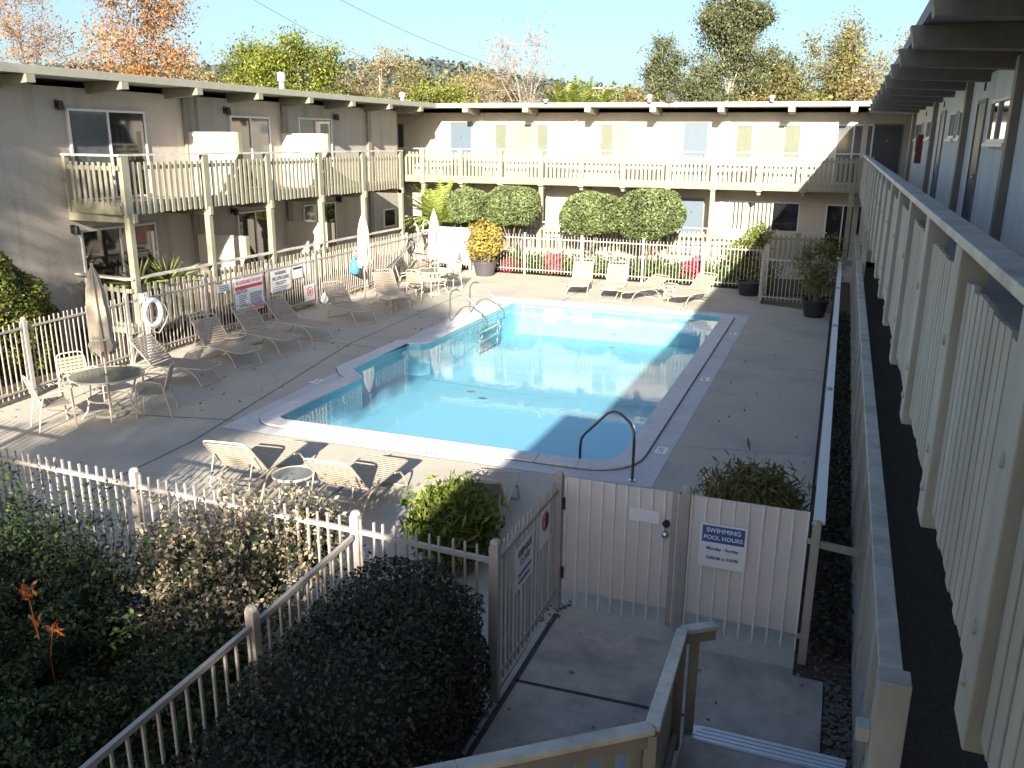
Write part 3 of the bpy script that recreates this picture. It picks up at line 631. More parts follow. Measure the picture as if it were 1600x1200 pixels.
# gate
GY = 7.54
def gate_leaf(name, label, x0, x1, cat):
    g_ = thing(name, label, cat, (x0, GY, 0))
    b = MB(); b.box((x0, GY-.004, .22), (x1, GY+.004, 1.44)); b.build('mesh_sheet', M['gate_sheet'], g_)
    b = MB(); b.box((x0, GY+.006, 1.21), (x1, GY+.04, 1.25)); b.box((x0, GY+.006, .24), (x1, GY+.04, .28)); b.build('rail', M['fence_paint'], g_)
    b = MB(); n = round((x1-x0)/.123)
    for k in range(n+1):
        x = x0+(x1-x0)*k/n; b.box((x-.009, GY-.024, .06), (x+.009, GY-.005, 1.445))
    b.build('picket_panel', M['gate_picket'], g_); return g_
ga = gate_leaf('pool_gate', 'tan sheeted pool gate with a round lock and a blank white plate', -2.24, -1.15, 'gate')
b = MB(); b.box((-1.20, GY-.03, .05), (-1.15, GY+.03, 1.46)); b.build('frame', M['fence_paint'], ga)
b = MB(); c = (-1.245, GY-.05, 1.02)
def ball(mb, c, r, n=12): mb.lathe([(r*math.sin(math.pi*k/8), -r*math.cos(math.pi*k/8)) for k in range(9)], n, c)
ball(b, c, .038); b.tube([(-1.245, GY-.06, 1.02), (-1.245, GY, 1.02)], .016, 8); b.build('knob', M['chrome'], ga, smooth=True)
b = MB(); b.tube([(-1.245, GY-.035, 1.12), (-1.245, GY, 1.12)], .036, 14); b.build('lock', M['ink'], ga, smooth=True)
b = MB(); b.box((-2.27, GY-.03, .35), (-2.24, GY+.02, .48)); b.box((-2.27, GY-.03, 1.1), (-2.24, GY+.02, 1.23)); b.build('hinge', M['dark_steel'], ga)
b = MB(); b.box((-1.60, GY-.034, 1.11), (-1.31, GY-.028, 1.24)); tag(b.build('sign', M['sign_white'], None, origin=(-1.45, GY, 1.17)), 'blank weathered white plate on the pool gate beside the lock', 'sign')
gp = gate_leaf('fence_panel', 'tan sheeted fence panel carrying the pool hours sign, right of the gate', -1.02, .01, 'fence')
b = MB(); b.box((-1.115, GY-.04, 0), (-1.035, GY+.04, 1.49)); b.lathe([(0, 1.535), (.035, 1.525), (.05, 1.5), (.05, 1.485), (0, 1.485)], 8, (-1.075, GY, 0)); b.build('post', M['fence_paint'], gp)
b = MB(); b.box((.01, GY-.05, 1.16), (.07, GY-.02, 1.2)); b.box((.01, GY-.05, .2), (.07, GY-.02, .24)); b.build('bracket', M['fence_paint'], gp)

# ---------------------------------------------------------------- signs
def text(s, size, parent, o, u, n, mat, align='CENTER', name='lettering', bold=.0, sx=1.):
    cu = bpy.data.curves.new('txt', 'FONT'); cu.body = s; cu.size = size; cu.align_x = align; cu.align_y = 'CENTER'; cu.extrude = .0008; cu.offset = bold
    t = bpy.data.objects.new('txt', cu); COL.objects.link(t); bpy.context.view_layer.update()
    me = bpy.data.meshes.new_from_object(t.evaluated_get(bpy.context.evaluated_depsgraph_get())); bpy.data.objects.remove(t)
    u, n, o = Vector(u).normalized(), Vector(n).normalized(), Vector(o); v = n.cross(u)
    mtx = Matrix((u*sx, v, n)).transposed().to_4x4(); mtx.translation = o-off_of(parent)
    me.transform(mtx); me.materials.clear(); me.materials.append(M[mat])
    ob = bpy.data.objects.new(name, me); COL.objects.link(ob); ob.parent = parent; LOC[ob.name] = off_of(parent); return ob
def plate(name, o, u, n, w_, h, mat, parent, z=0, t=.004, corner=.0, part='panel'):
    u, n, o = Vector(u).normalized(), Vector(n).normalized(), Vector(o); v = n.cross(u)
    pts = []
    if corner:
        for cx, cz, a0 in ((w_/2-corner, h/2-corner, 0), (-w_/2+corner, h/2-corner, 90), (-w_/2+corner, -h/2+corner, 180), (w_/2-corner, -h/2+corner, 270)):
            for k in range(5): a = R(a0+k*22.5); pts.append((cx+corner*math.cos(a), cz+corner*math.sin(a)))
    else: pts = [(w_/2, h/2), (-w_/2, h/2), (-w_/2, -h/2), (w_/2, -h/2)]
    N_ = len(pts); b = MB()
    b.add([o+u*x+v*y+n*(z) for x, y in pts]+[o+u*x+v*y+n*(z+t) for x, y in pts], [tuple(range(N_))[::-1], tuple(range(N_, 2*N_))]+[(i, (i+1) % N_, N_+(i+1) % N_, N_+i) for i in range(N_)])
    return b.build(part, M[mat], parent)
def sign(label, o, u, n, w_, h, corner=.0, mat='sign_white'):
    s = thing('sign', label, 'sign', o); plate('panel', o, u, n, w_, h, mat, s, corner=corner); return s
# pool hours
U, NN_ = (1, 0, 0), (0, -1, 0); o = Vector((-.71, GY-.036, .985))
s = sign('white and blue sign listing the swimming pool hours on the tan panel', o, U, NN_, .43, .44, .035)
plate('p', o+Vector((0, 0, .115)), U, NN_, .385, .165, 'blue', s, z=.004, t=.001, part='header')
e = Vector((0, -.006, 0))
text('SWIMMING', .062, s, o+e+Vector((0, 0, .152)), U, NN_, 'sign_white', bold=.0012); text('POOL HOURS', .057, s, o+e+Vector((0, 0, .080)), U, NN_, 'sign_white', bold=.0012)
text('Monday - Sunday', .046, s, o+e+Vector((0, 0, -.03)), U, NN_, 'ink_blue', bold=.0008, sx=.92); text('10:00AM to 5:00PM', .044, s, o+e+Vector((0, 0, -.125)), U, NN_, 'ink_blue', bold=.0008, sx=.84)
# left fence signs
U, NN_ = (-.012, 1, 0), (1, .012, 0)
def lf(y, z): return Vector((-13.62-.018*(y-13.6)+.025, y, z))
o = lf(17.68, .83); s = sign('large red, white and blue caution sign on the long white fence', o, U, NN_, 1.14, .86, .03); ee = Vector((.008, 0, 0))
plate('p', o+Vector((0, 0, .20)), U, NN_, 1.10, .085, 'red', s, z=.004, t=.001, part='header')
text('NO LIFEGUARD ON DUTY', .125, s, o+ee+Vector((0, 0, .33)), U, NN_, 'red', sx=.68); text('CAUTION', .13, s, o+ee+Vector((0, -.31, .10)), U, NN_, 'ink_blue', bold=.003, sx=.8)
b = MB(); rnd = random.Random(4)
for k in range(7):
    for c0, c1 in ((-.53, -.09), (0.02, .52)):
        x1 = c1-rnd.uniform(0, .12); zz = .0-.045*k; p = o+ee; b.box((p.x, p.y+c0, p.z+zz), (p.x+.001, p.y+x1, p.z+zz+.016))
b.build('small_print', M['ink_blue'], s)
text('NO DIVING', .17, s, o+ee+Vector((0, .22, -.345)), U, NN_, 'red', bold=.001, sx=.8)
o = lf(19.06, .98); s = sign('white warning no lifeguard on duty sign on the long white fence', o, U, NN_, .84, .57, .02)
for k, tx in enumerate(('WARNING', 'NO LIFEGUARD', 'ON DUTY')): text(tx, .135, s, o+ee+Vector((0, 0, .2-.135*k)), U, NN_, 'ink', sx=.80)
b = MB()
for k in range(3): p = o+ee; b.box((p.x, p.y-.33, p.z-.17-.045*k), (p.x+.001, p.y+.33-.07*k, p.z-.157-.045*k))
b.build('small_print', M['ink'], s)
o = lf(19.85, 1.09); s = sign('small white sign with a dark header beside the lifeguard warning', o, U, NN_, .46, .33)
plate('p', o+Vector((0, 0, .105)), U, NN_, .42, .06, 'ink', s, z=.004, t=.001, part='header')
o = lf(20.39, .44); s = sign('low white no diving symbol sign beside the fence post', o, U, NN_, .48, .45)
b = MB(); p = o+ee; b.tube([(p.x, p.y+.13*math.cos(t*math.pi/10), p.z+.03+.13*math.sin(t*math.pi/10)) for t in range(20)], .010, 5, closed=True); b.bar((p.x, p.y-.09, p.z+.12), (p.x, p.y+.09, p.z-.06), .003, .018, up=(1, 0, 0)); b.build('ring_symbol', M['red'], s)
b = MB(); b.bar((p.x, p.y-.07, p.z-.03), (p.x, p.y+.05, p.z+.07), .003, .03, up=(1, 0, 0)); b.build('diver_symbol', M['ink'], s)
o = lf(21.03, .13); s = thing('sign', 'white six sided sign leaning at the foot of the fence', 'sign', o); b = MB()
b.add([o+Vector((.10-.0, .16*math.cos(R(60*k+30)), .03+.16*math.sin(R(60*k+30)))) for k in range(6)]+[o+Vector((.06, .16*math.cos(R(60*k+30)), .03+.16*math.sin(R(60*k+30)))) for k in range(6)],
      [tuple(range(6)), tuple(range(6, 12))[::-1]]+[(k, k+6, (k+1) % 6+6, (k+1) % 6) for k in range(6)]); b.build('panel', M['sign_white'], s)
o = lf(16.72, 1.13); s = sign('small pale blue notice between the life ring and the caution sign', o, U, NN_, .46, .19, mat='ring_white')
b = MB()
for k in range(3): p = o+ee; b.box((p.x, p.y-.18, p.z+.04-.05*k), (p.x+.001, p.y+.17, p.z+.055-.05*k))
b.build('small_print', M['ink_blue'], s)
# gate fence signs
U, NN_ = (0, 1, 0), (1, 0, 0); U2, N2 = (0, 1, 0), (1, 0, 0)
o = Vector((-2.30, 6.50, 1.02)); s = sign('white keep gate closed sign on the short fence by the gate', o, U, NN_, .46, .40)
text('KEEP GATE', .085, s, o+Vector((.006, 0, .13)), U, NN_, 'ink', bold=.002, sx=.8); text('CLOSED', .085, s, o+Vector((.006, 0, .04)), U, NN_, 'ink_blue', sx=.8)
for k in range(2):
    b = MB(); b.box((-2.294, 6.33, .94-.07*k), (-2.293, 6.67-.05*k, .965-.07*k)); b.build('small_print', M['ink_blue'], s)
o = Vector((-2.30, 7.05, 1.12)); s = sign('small no entry symbol sign on the short fence nearest the gate', o, U, NN_, .24, .36)
b = MB(); p = o+Vector((.007, 0, .05)); b.tube([(p.x, p.y+.085*math.cos(t*math.pi/10), p.z+.085*math.sin(t*math.pi/10)) for t in range(20)], .010, 5, closed=True); b.bar((p.x, p.y-.06, p.z+.06), (p.x, p.y+.06, p.z-.06), .003, .016, up=(1, 0, 0)); b.build('ring_symbol', M['red'], s)
b = MB(); b.bar((p.x, p.y+.0, p.z-.07), (p.x, p.y+.02, p.z+.07), .003, .03, up=(1, 0, 0)); b.build('hand_symbol', M['ink'], s)
# depth marks on the pool surround
def depth_mark(x, y, rot, lab, tx='3 FT', dark=False):
    s = thing('depth_marker', lab, 'marker', (x, y, .01)); u = Vector((math.cos(rot), math.sin(rot), 0)); o = Vector((x, y, .006))
    plate('p', o, u, (0, 0, 1), .30, .17, 'sign_white', s, z=0, t=.002)
    text(tx, .12, s, o+Vector((0, 0, .004)), u, (0, 0, 1), 'ink'); return s
depth_mark(-2.22, 12.55, R(90), 'white depth tile by the near right corner of the pool', '3 FT')
depth_mark(-2.22, 17.0, R(90), 'white depth tile halfway along the right edge of the pool', '4 FT')
depth_mark(-2.22, 21.6, R(90), 'white depth tile near the far right corner of the pool', '5 FT')
depth_mark(-5.45, 11.08, 0, 'white depth tile on the near edge beside the sun lounger', '3 FT')
depth_mark(-9.3, 13.9, R(-90), 'white depth tile on the left edge of the pool by the step out', '3 FT')

# ---------------------------------------------------------------- pool fittings
h = thing('handrail', 'dark bent steel handrail over the near right corner steps of the pool', 'handrail', (-2.6, 11.4, 0))
b = MB(); b.tube([(-2.36, 11.15, -.02), (-2.36, 11.15, .55), (-2.37, 11.16, .72), (-2.44, 11.22, .83), (-2.60, 11.35, .90), (-2.72, 11.45, .90), (-2.84, 11.53, .84), (-3.25, 11.80, .38), (-3.31, 11.84, .28), (-3.33, 11.86, .15), (-3.33, 11.86, -.6)], .021, 10); b.build('rail', M['dark_steel'], h, smooth=True)
b = MB(); b.lathe([(0, .02), (.05, .018), (.055, 0), (0, 0)], 14, (-2.36, 11.15, .005)); b.build('collar', M['chrome'], h, smooth=True)
h = thing('pool_ladder', 'pair of looped chrome ladder rails at the left edge of the pool', 'ladder', (-9.1, 20.8, 0))
for y in (20.15, 21.45):
    b = MB(); b.tube([(-9.28, y, -.02), (-9.28, y, .55), (-9.27, y, .74), (-9.20, y, .84), (-9.10, y, .87), (-8.98, y, .83), (-8.55, y+.1, .42), (-8.43, y+.1, .27), (-8.42, y+.1, .12), (-8.50, y+.1, .03), (-8.52, y+.1, -.9)], .02, 10); b.build('rail', M['chrome'], h, smooth=True)
for z in (-.25, -.5, -.75):
    b = MB(); b.box((-8.58, 20.2, z), (-8.46, 21.55, z+.03)); b.build('tread', M['chrome'], h)

# life ring
h = thing('life_ring', 'white life ring hung by a rope on a pole in front of the fence', 'life ring', (-13.4, 14.2, 0))
b = MB(); c = Vector((-13.50, 14.2, 1.0)); b.tube([c+Vector((0, .24*math.cos(t*math.pi/14), .27*math.sin(t*math.pi/14))) for t in range(28)], .06, 10, closed=True); b.build('ring', M['ring_white'], h, smooth=True)
b = MB(); b.tube([(-13.5, 13.98, 1.42), (-13.5, 13.98, .1)], .026, 8); b.box((-13.53, 13.88, 1.25), (-13.49, 14.1, 1.45)); b.build('pole', M['white'], h)
b = MB(); b.tube([(-13.46, 14.0, 1.36), (-13.44, 14.25, 1.30), (-13.42, 14.5, 1.1), (-13.42, 14.56, .9), (-13.43, 14.45, .72), (-13.43, 14.25, .55), (-13.43, 14.1, .62), (-13.44, 14.0, .75), (-13.45, 13.98, .5), (-13.43, 13.97, .2), (-13.40, 13.85, .03)], .011, 6); b.build('rope', M['rope'], h, smooth=True)
# skimmer poles on the far end of the left fence
h = thing('skimmer_pole', 'long aluminium pool pole with a pale net leaning on the fence', 'pool pole', (-13.5, 24.5, 0))
b = MB(); b.tube([(-13.30, 22.95, .12), (-13.72, 27.6, 1.5)], .017, 8); b.build('shaft', M['alu'], h, smooth=True)
b = MB(); c = Vector((-13.72, 27.8, 1.5)); b.tube([c+Vector((.02*math.sin(t), .28*math.cos(t*math.pi/8), .24*math.sin(t*math.pi/8)+.1)) for t in range(16)], .016, 6, closed=True); b.build('hoop', M['white'], h, smooth=True)
b = MB(); b.lathe([(0, -.06), (.2, -.03), (.24, .0), (.0, .01)], 12, c+Vector((0, 0, .0))); b.build('net', M['rope'], h, smooth=True)
h = thing('skimmer_pole', 'pool pole with a curved white brush leaning on the fence', 'pool pole', (-13.6, 25.5, 0))
b = MB(); b.tube([(-13.45, 24.2, .55), (-13.78, 27.1, 1.2)], .015, 8); b.build('shaft', M['dark_steel'], h, smooth=True)
b = MB(); b.tube([(-13.75, 27.0, 1.78), (-13.75, 27.12, 1.72), (-13.75, 27.25, 1.55), (-13.76, 27.28, 1.35)], .035, 8); b.build('brush', M['white'], h, smooth=True)
h = thing('hose', 'black vacuum hose hung in loops on the fence post', 'hose', (-13.85, 26.8, .9))
b = MB(); b.tube([Vector((-13.84+.02*math.cos(3*t), 26.85+.28*math.cos(t*math.pi/6), 1.0+.24*math.sin(t*math.pi/6)+.02*(t/12))) for t in range(30)], .022, 6); b.tube([(-13.82, 26.9, .8), (-13.7, 27.6, .66), (-13.8, 28.6, .6)], .02, 6); b.build('coil', M['hose'], h, smooth=True)
h = thing('hanging_bag', 'bright blue cloth bag hung on the long fence beside the closed parasol', 'bag', (-13.7, 22.8, .85))
b = MB(); c = Vector((-13.72, 22.85, .62)); b.lathe([(0, 0), (.12, .02), (.17, .10), (.15, .24), (.08, .40), (.04, .50), (.05, .55), (0, .56)], 10, c); b.build('sack', M['blue_bag'], h, smooth=True)
b = MB(); b.tube([c+Vector((0, -.03, .53)), c+Vector((0, 0, .72)), c+Vector((0, .03, .53))], .008, 5); b.build('strap', M['white'], h)

# ---------------------------------------------------------------- furniture
def make_lounger(name, label, group, back=52, flat=False):
    """local: width along X, foot towards +Y, hinge at y=0"""
    t = thing(name, label, 'sun lounger', group=group, local=True); W, SL, BL, H = .31, 1.16, .74, .36
    f = MB(); f.tube([(-W, 0, H), (-W, SL-.1, H), (-W+.03, SL-.03, H), (-W+.10, SL, H-.01), (W-.10, SL, H-.01), (W-.03, SL-.03, H), (W, SL-.1, H), (W, 0, H), (W, -.35, H-.02), (-W, -.35, H-.02)], .0145, 8, closed=True); f.build('seat_frame', M['frame_cream'], t, smooth=True)
    q = MB(); n = 17
    for k in range(n):
        y = .03+k*(SL-.06)/n; q.box((-W-.012, y, H-.004), (W+.012, y+(SL-.06)/n-.017, H+.016))
    q.build('seat_straps', M['strap'], t, bev=.004)
    a = R(back); cb, sb = math.cos(a), math.sin(a)
    def bp_(x, s_, e=0): return (x, -s_*cb-e*sb, H+s_*sb-e*cb+.0)
    f = MB(); f.tube([bp_(-W, 0), bp_(-W, BL-.09), bp_(-W+.03, BL-.02), bp_(-W+.1, BL), bp_(W-.1, BL), bp_(W-.03, BL-.02), bp_(W, BL-.09), bp_(W, 0)], .0145, 8); f.build('back_frame', M['frame_cream'], t, smooth=True)
    q = MB(); n = 11; d = Vector((0, -cb, sb)); nn = Vector((0, sb, cb))
    for k in range(n):
        s0 = .02+k*(BL-.10)/n; s1 = s0+(BL-.10)/n-.017; p = Vector((0, 0, H))+d*((s0+s1)/2)+nn*.006
        q.bar(p-Vector((W+.012, 0, 0)), p+Vector((W+.012, 0, 0)), .02, s1-s0, up=tuple(d))
    q.build('back_straps', M['strap'], t, bev=.004)
    for y0, sgn in ((SL-.22, 1), (-.12, -1)):
        f = MB(); yy = y0+sgn*.13
        for x in (-W-.005, W+.005): f.tube([(x, y0-sgn*.24, H-.015), (x, y0-sgn*.08, H-.06), (x, y0+sgn*.03, H-.17), (x, yy, .02)], .0135, 8)
        f.tube([(-W-.005, yy, .016), (W+.005, yy, .016)], .0135, 8); f.build('leg', M['frame_cream'], t, smooth=True)
    f = MB(); f.tube([bp_(-W+.03, .42, .02), (-W+.03, -.45, H-.1), (W-.03, -.45, H-.1), bp_(W-.03, .42, .02)], .010, 6); f.build('back_brace', M['frame_cream'], t, smooth=True)
    return t
def place(o, hinge, foot, label=None):
    """put the hinge at `hinge` and point the foot towards `foot`"""
    d = Vector(foot)-Vector(hinge); o.location = (hinge[0], hinge[1], 0); o.rotation_euler = (0, 0, math.atan2(-d.x, d.y))
    if label: o['label'] = label
    return o
GL = 'strapped sun loungers round the pool'
L0 = make_lounger('sun_lounger', 'tan sun lounger left of the round side table in front of the near fence', GL, 47)
place(L0, (-7.05, 8.80), (-7.16, 9.7))
c = copy_tree(L0); place(c, (-5.47, 8.72), (-5.51, 9.8), 'tan sun lounger between the round side table and the feathery bamboo clump')
c = copy_tree(L0); place(c, (-3.70, 8.85), (-3.95, 10.0), 'shaded sun lounger half hidden behind the feathery bamboo clump')
L1 = make_lounger('sun_lounger', 'sun lounger under the life ring beside the large round table', GL, 47)
place(L1, (-12.15, 12.88), (-11.0, 13.0))
for hg, ft, lb in [((-12.22, 14.62), (-11.05, 14.25), 'second sun lounger from the life ring, along the long white fence'), ((-12.15, 15.92), (-11.0, 15.65), 'sun lounger standing right in front of the red caution sign'),
                   ((-12.25, 17.25), (-11.15, 17.05), 'sun lounger in front of the warning no lifeguard sign'), ((-12.15, 19.55), (-10.95, 19.0), 'sun lounger beside the white six sided sign'), ((-12.1, 21.95), (-11.1, 21.0), 'sun lounger mostly hidden behind the middle closed parasol')]:
    c = copy_tree(L1); place(c, hg, ft, lb)
L2 = make_lounger('sun_lounger', 'raised back sun lounger farthest left by the far fence', GL, 58)
place(L2, (-7.45, 26.1), (-7.3, 25.0))
c = copy_tree(L2); place(c, (-6.28, 25.85), (-6.2, 25.0), 'upright sun lounger facing the pool, second from the left at the far end')
L3 = make_lounger('sun_lounger', 'low reclined sun lounger left of the small round table at the far end', GL, 24)
place(L3, (-5.25, 25.6), (-5.75, 24.75))
L4 = make_lounger('sun_lounger', 'sun lounger turned beside the shadow edge at the far right end', GL, 40)
place(L4, (-3.75, 25.55), (-4.2, 24.6))

def make_chair(name, label, group):
    """local: faces +Y"""
    t = thing(name, label, 'chair', group=group, local=True); W = .27
    f = MB()
    for x in (-W, W): f.tube([(x, .26, 0), (x, .24, .40), (x, .22, .60), (x, .17, .645), (x, .0, .64), (x, -.17, .60), (x, -.22, .42), (x, -.30, 0)], .0135, 8)
    f.tube([(-W, .22, .40), (W, .22, .40)], .012, 6); f.tube([(-W, -.22, .38), (-W*.5, -.24, .30), (W*.5, -.24, .30), (W, -.22, .38)], .011, 6); f.build('frame', M['frame_cream'], t, smooth=True)
    f = MB(); f.tube([(-W+.02, -.2, .44), (-W+.03, -.30, .78), (-W+.06, -.325, .86), (-W+.12, -.33, .885), (W-.12, -.33, .885), (W-.06, -.325, .86), (W-.03, -.30, .78), (W-.02, -.2, .44)], .0135, 8); f.build('back_frame', M['frame_cream'], t, smooth=True)
    q = MB()
    for k in range(7):
        y = -.20+k*.062; q.box((-W+.0, y, .405), (W-.0, y+.052, .42))
    q.build('seat_straps', M['strap'], t, bev=.003)
    q = MB()
    for k in range(6):
        z = .50+k*.058; yb_ = -.215-(z-.44)*.25; q.bar((-W+.03, yb_, z), (W-.03, yb_, z), .014, .048, up=(0, -.25, 1))
    q.build('back_straps', M['strap'], t, bev=.003); return t
def put(o, x, y, face, label=None):
    o.location = (x, y, 0); d = Vector(face)-Vector((x, y)); o.rotation_euler = (0, 0, math.atan2(-d.x, d.y))
    if label: o['label'] = label
    return o
T1 = (-11.32, 10.72); T2 = (-11.50, 23.85)
C0 = make_chair('patio_chair', 'strapped chair on the near left of the large round table', 'strapped chairs at the parasol tables')
put(C0, T1[0]-.42, T1[1]-.78, T1)
for x, y, lb in [(T1[0]-1.0, T1[1]+.35, 'strapped chair behind the large round table against the fence'), (T1[0]+.62, T1[1]+.38, 'strapped chair on the pool side of the large round table')]: put(copy_tree(C0), x, y, T1, lb)
for x, y, lb in [(T2[0]-.75, T2[1]-.42, 'strapped chair left of the far parasol table by the fence'), (T2[0]-.12, T2[1]-.85, 'strapped chair in front of the far parasol table'), (T2[0]+.1, T2[1]+.9, 'strapped chair behind the far parasol table')]: put(copy_tree(C0), x, y, T2, lb)
def make_table(name, label, group, r, h):
    t = thing(name, label, 'table', group=group, local=True)
    b = MB(); b.lathe([(.03, h-.012), (r-.015, h-.012), (r-.015, h), (.03, h)], 40); b.build('top', M['table_glass'], t, smooth=True)
    b = MB(); b.tube([(r*math.cos(k*math.pi/20), r*math.sin(k*math.pi/20), h-.008) for k in range(40)], .018, 8, closed=True); b.build('rim', M['frame_cream'], t, smooth=True)
    for k in range(4):
        a = R(45+90*k); b = MB(); P = [(r*.80, h-.02), (r*.66, h*.62), (r*.55, h*.38), (r*.62, h*.16), (r*.78, 0)] if h > .6 else [(r*.75, h-.02), (r*.68, h*.5), (r*.80, 0)]
        b.tube([(p*math.cos(a), p*math.sin(a), z) for p, z in P], .016, 8); b.build('leg', M['frame_cream'], t, smooth=True)
    b = MB(); b.tube([(r*.58*math.cos(k*math.pi/10), r*.58*math.sin(k*math.pi/10), h*.45) for k in range(20)], .010, 6, closed=True); b.build('stretcher', M['frame_cream'], t, smooth=True)
    return t
t = make_table('patio_table', 'large round glass topped table with a closed parasol at the left', 'parasol tables', .58, .73); t.location = (*T1, 0)
t = copy_tree(t); t.location = (*T2, 0); t['label'] = 'round parasol table in full sun at the far end of the fence'
GS = 'small round side tables'
s0 = make_table('side_table', 'small round side table between the two nearest sun loungers', GS, .26, .42); s0.location = (-6.29, 8.75, 0)
for x, y, lb in [(-4.66, 26.05, 'small side table between the two right loungers at the far end'), (-11.36, 20.65, 'small side table beneath the middle closed parasol'), (-12.2, 15.12, 'small side table under the red caution sign')]:
    c = copy_tree(s0); c.location = (x, y, 0); c['label'] = lb
def make_umbrella(name, label, group, z0=1.0, z1=2.3, base=True):
    t = thing(name, label, 'parasol', group=group, local=True)
    b = MB(); b.tube([(0, 0, .02 if base else .3), (0, 0, z1)], .019, 10); b.build('pole', M['frame_cream'], t, smooth=True)
    b = MB(); n = 48; H_ = z1-z0; vs = []; fs = []; prof = [(.165, 0), (.19, .10), (.15, .16), (.155, .35), (.145, .55), (.125, .72), (.085, .86), (.045, .95), (.012, 1.0)]
    for i, (r, f_) in enumerate(prof):
        for k in range(n):
            a = 2*math.pi*k/n; fold = 1+.20*math.cos(8*a+f_*1.5)+.07*math.sin(19*a+f_*5); jag = .05*math.cos(8*a) if i == 0 else 0
            vs.append((r*fold*math.cos(a), r*fold*math.sin(a), z0+H_*f_+jag))
    for i in range(len(prof)-1):
        for k in range(n): fs.append((i*n+k, i*n+(k+1) % n, (i+1)*n+(k+1) % n, (i+1)*n+k))
    b.add(vs, fs); b.build('canopy', M['canvas'], t, smooth=True)
    b = MB(); b.tube([(.16*math.cos(k*math.pi/12), .16*math.sin(k*math.pi/12), z0+H_*.16) for k in range(24)], .016, 6, closed=True); b.build('tie', M['rope'], t, smooth=True)
    b = MB(); ball(b, (0, 0, z1+.02), .028); b.build('finial', M['frame_cream'], t, smooth=True)
    if base: b = MB(); b.lathe([(0, .10), (.04, .10), (.05, .06), (.24, .045), (.25, 0), (0, 0)], 24); b.build('base', M['frame_cream'], t, smooth=True)
    return t
GU = 'closed tan parasols'
u = make_umbrella('parasol', 'closed tan parasol standing in the large round table at the left', GU, 1.08, 2.55); u.location = (T1[0]-.02, T1[1]+.02, 0); u.rotation_euler = (R(-3), R(-4), 0)
c = copy_tree(u); c.location = (-12.62, 21.55, 0); c.rotation_euler = (0, 0, R(20)); c['label'] = 'closed tan parasol in front of the balcony column, beside the blue bag'
c = copy_tree(u); c.location = (T2[0], T2[1], 0); c.rotation_euler = (0, 0, R(50)); c['label'] = 'closed pale parasol in the far table in front of the white board'
# ---------------------------------------------------------------- foliage
def leaf_mesh(name, pts, size, mat, parent=None, nrm=None, seed=0, aspect=2.0, jitter=.9, down=0., core=None, origin=None, kind=None, blade=False):
    """one small two-triangle-wide leaf per point; nrm biases the leaf facing"""
    rg = np.random.default_rng(seed); P = np.asarray(pts, float); n = len(P)
    d = rg.normal(size=(n, 3)); d[:, 2] -= down; d /= np.linalg.norm(d, axis=1)[:, None]+1e-9
    nn = rg.normal(size=(n, 3))*jitter
    if nrm is not None: nn += nrm
    nn -= (nn*d).sum(1)[:, None]*d; nn /= np.linalg.norm(nn, axis=1)[:, None]+1e-9
    s = np.cross(d, nn); L_ = size*rg.uniform(.5, 1.55, n)[:, None]; W_ = L_/aspect
    base = P-d*L_*.5; tip = P+d*L_*.5; bend = nn*L_*.12
    V = np.stack([base, P+s*W_*.5-bend*.5, tip-bend, P-s*W_*.5-bend*.5], 1).reshape(-1, 3)
    o_ = np.array(off_of(parent) if parent else Vector(origin or (0, 0, 0))); V = V-o_
    F = np.arange(4*n).reshape(n, 4); mats = [M[mat]]; mi = np.zeros(n, int)
    if core:
        cv, cf, cm = core; cv = np.asarray(cv)-o_
        verts = np.vstack([V, cv]); faces = F.tolist()+[[i+4*n for i in f] for f in cf]; mats.append(M[cm]); mi = np.concatenate([mi, np.ones(len(cf), int)])
    else: verts = V; faces = F.tolist()
    me = bpy.data.meshes.new(name); me.from_pydata(verts.tolist(), [], faces)
    for m_ in mats: me.materials.append(m_)
    if len(mats) > 1: me.polygons.foreach_set('material_index', mi.astype(np.int32))
    me.update(); o = bpy.data.objects.new(name, me); COL.objects.link(o)
    if parent: o.parent = parent
    else: o.location = tuple(o_)
    LOC[o.name] = Vector(o_)
    if kind: o['kind'] = kind
    return o
def ell_points(ells, n, rg, depth=.22, lump=.12, power=2.0, freq=3.0):
    """points in the outer shell of a union of ellipsoids (cx,cy,cz,rx,ry,rz)"""
    E_ = np.array(ells, float); area = (E_[:, 3]*E_[:, 4]+E_[:, 3]*E_[:, 5]+E_[:, 4]*E_[:, 5]); cnt = (n*area/area.sum()).astype(int)+1
    P, Nn = [], []
    ph = rg.uniform(0, 6.28, (8,)); fr = rg.normal(size=(8, 3))*freq
    for e, c in zip(E_, cnt):
        u = rg.normal(size=(c, 3)); u /= (np.abs(u)**power).sum(1)[:, None]**(1/power)
        lum = 1+lump*np.sin((u@fr.T)*1.0+ph).sum(1)/2.2
        r = lum*(1-depth*rg.random(c)**1.6)
        P.append(e[:3]+u*r[:, None]*e[3:]); q = u/e[3:]; Nn.append(q/np.linalg.norm(q, axis=1)[:, None])
    P = np.vstack(P); Nn = np.vstack(Nn); keep = np.ones(len(P), bool)
    idx = np.repeat(np.arange(len(E_)), cnt)
    for k, e in enumerate(E_):
        q = (P-e[:3])/e[3:]; ins = ((np.abs(q)**power).sum(1) < (.78)**power) & (idx != k); keep &= ~ins
    keep &= P[:, 2] > .02
    return P[keep], Nn[keep]
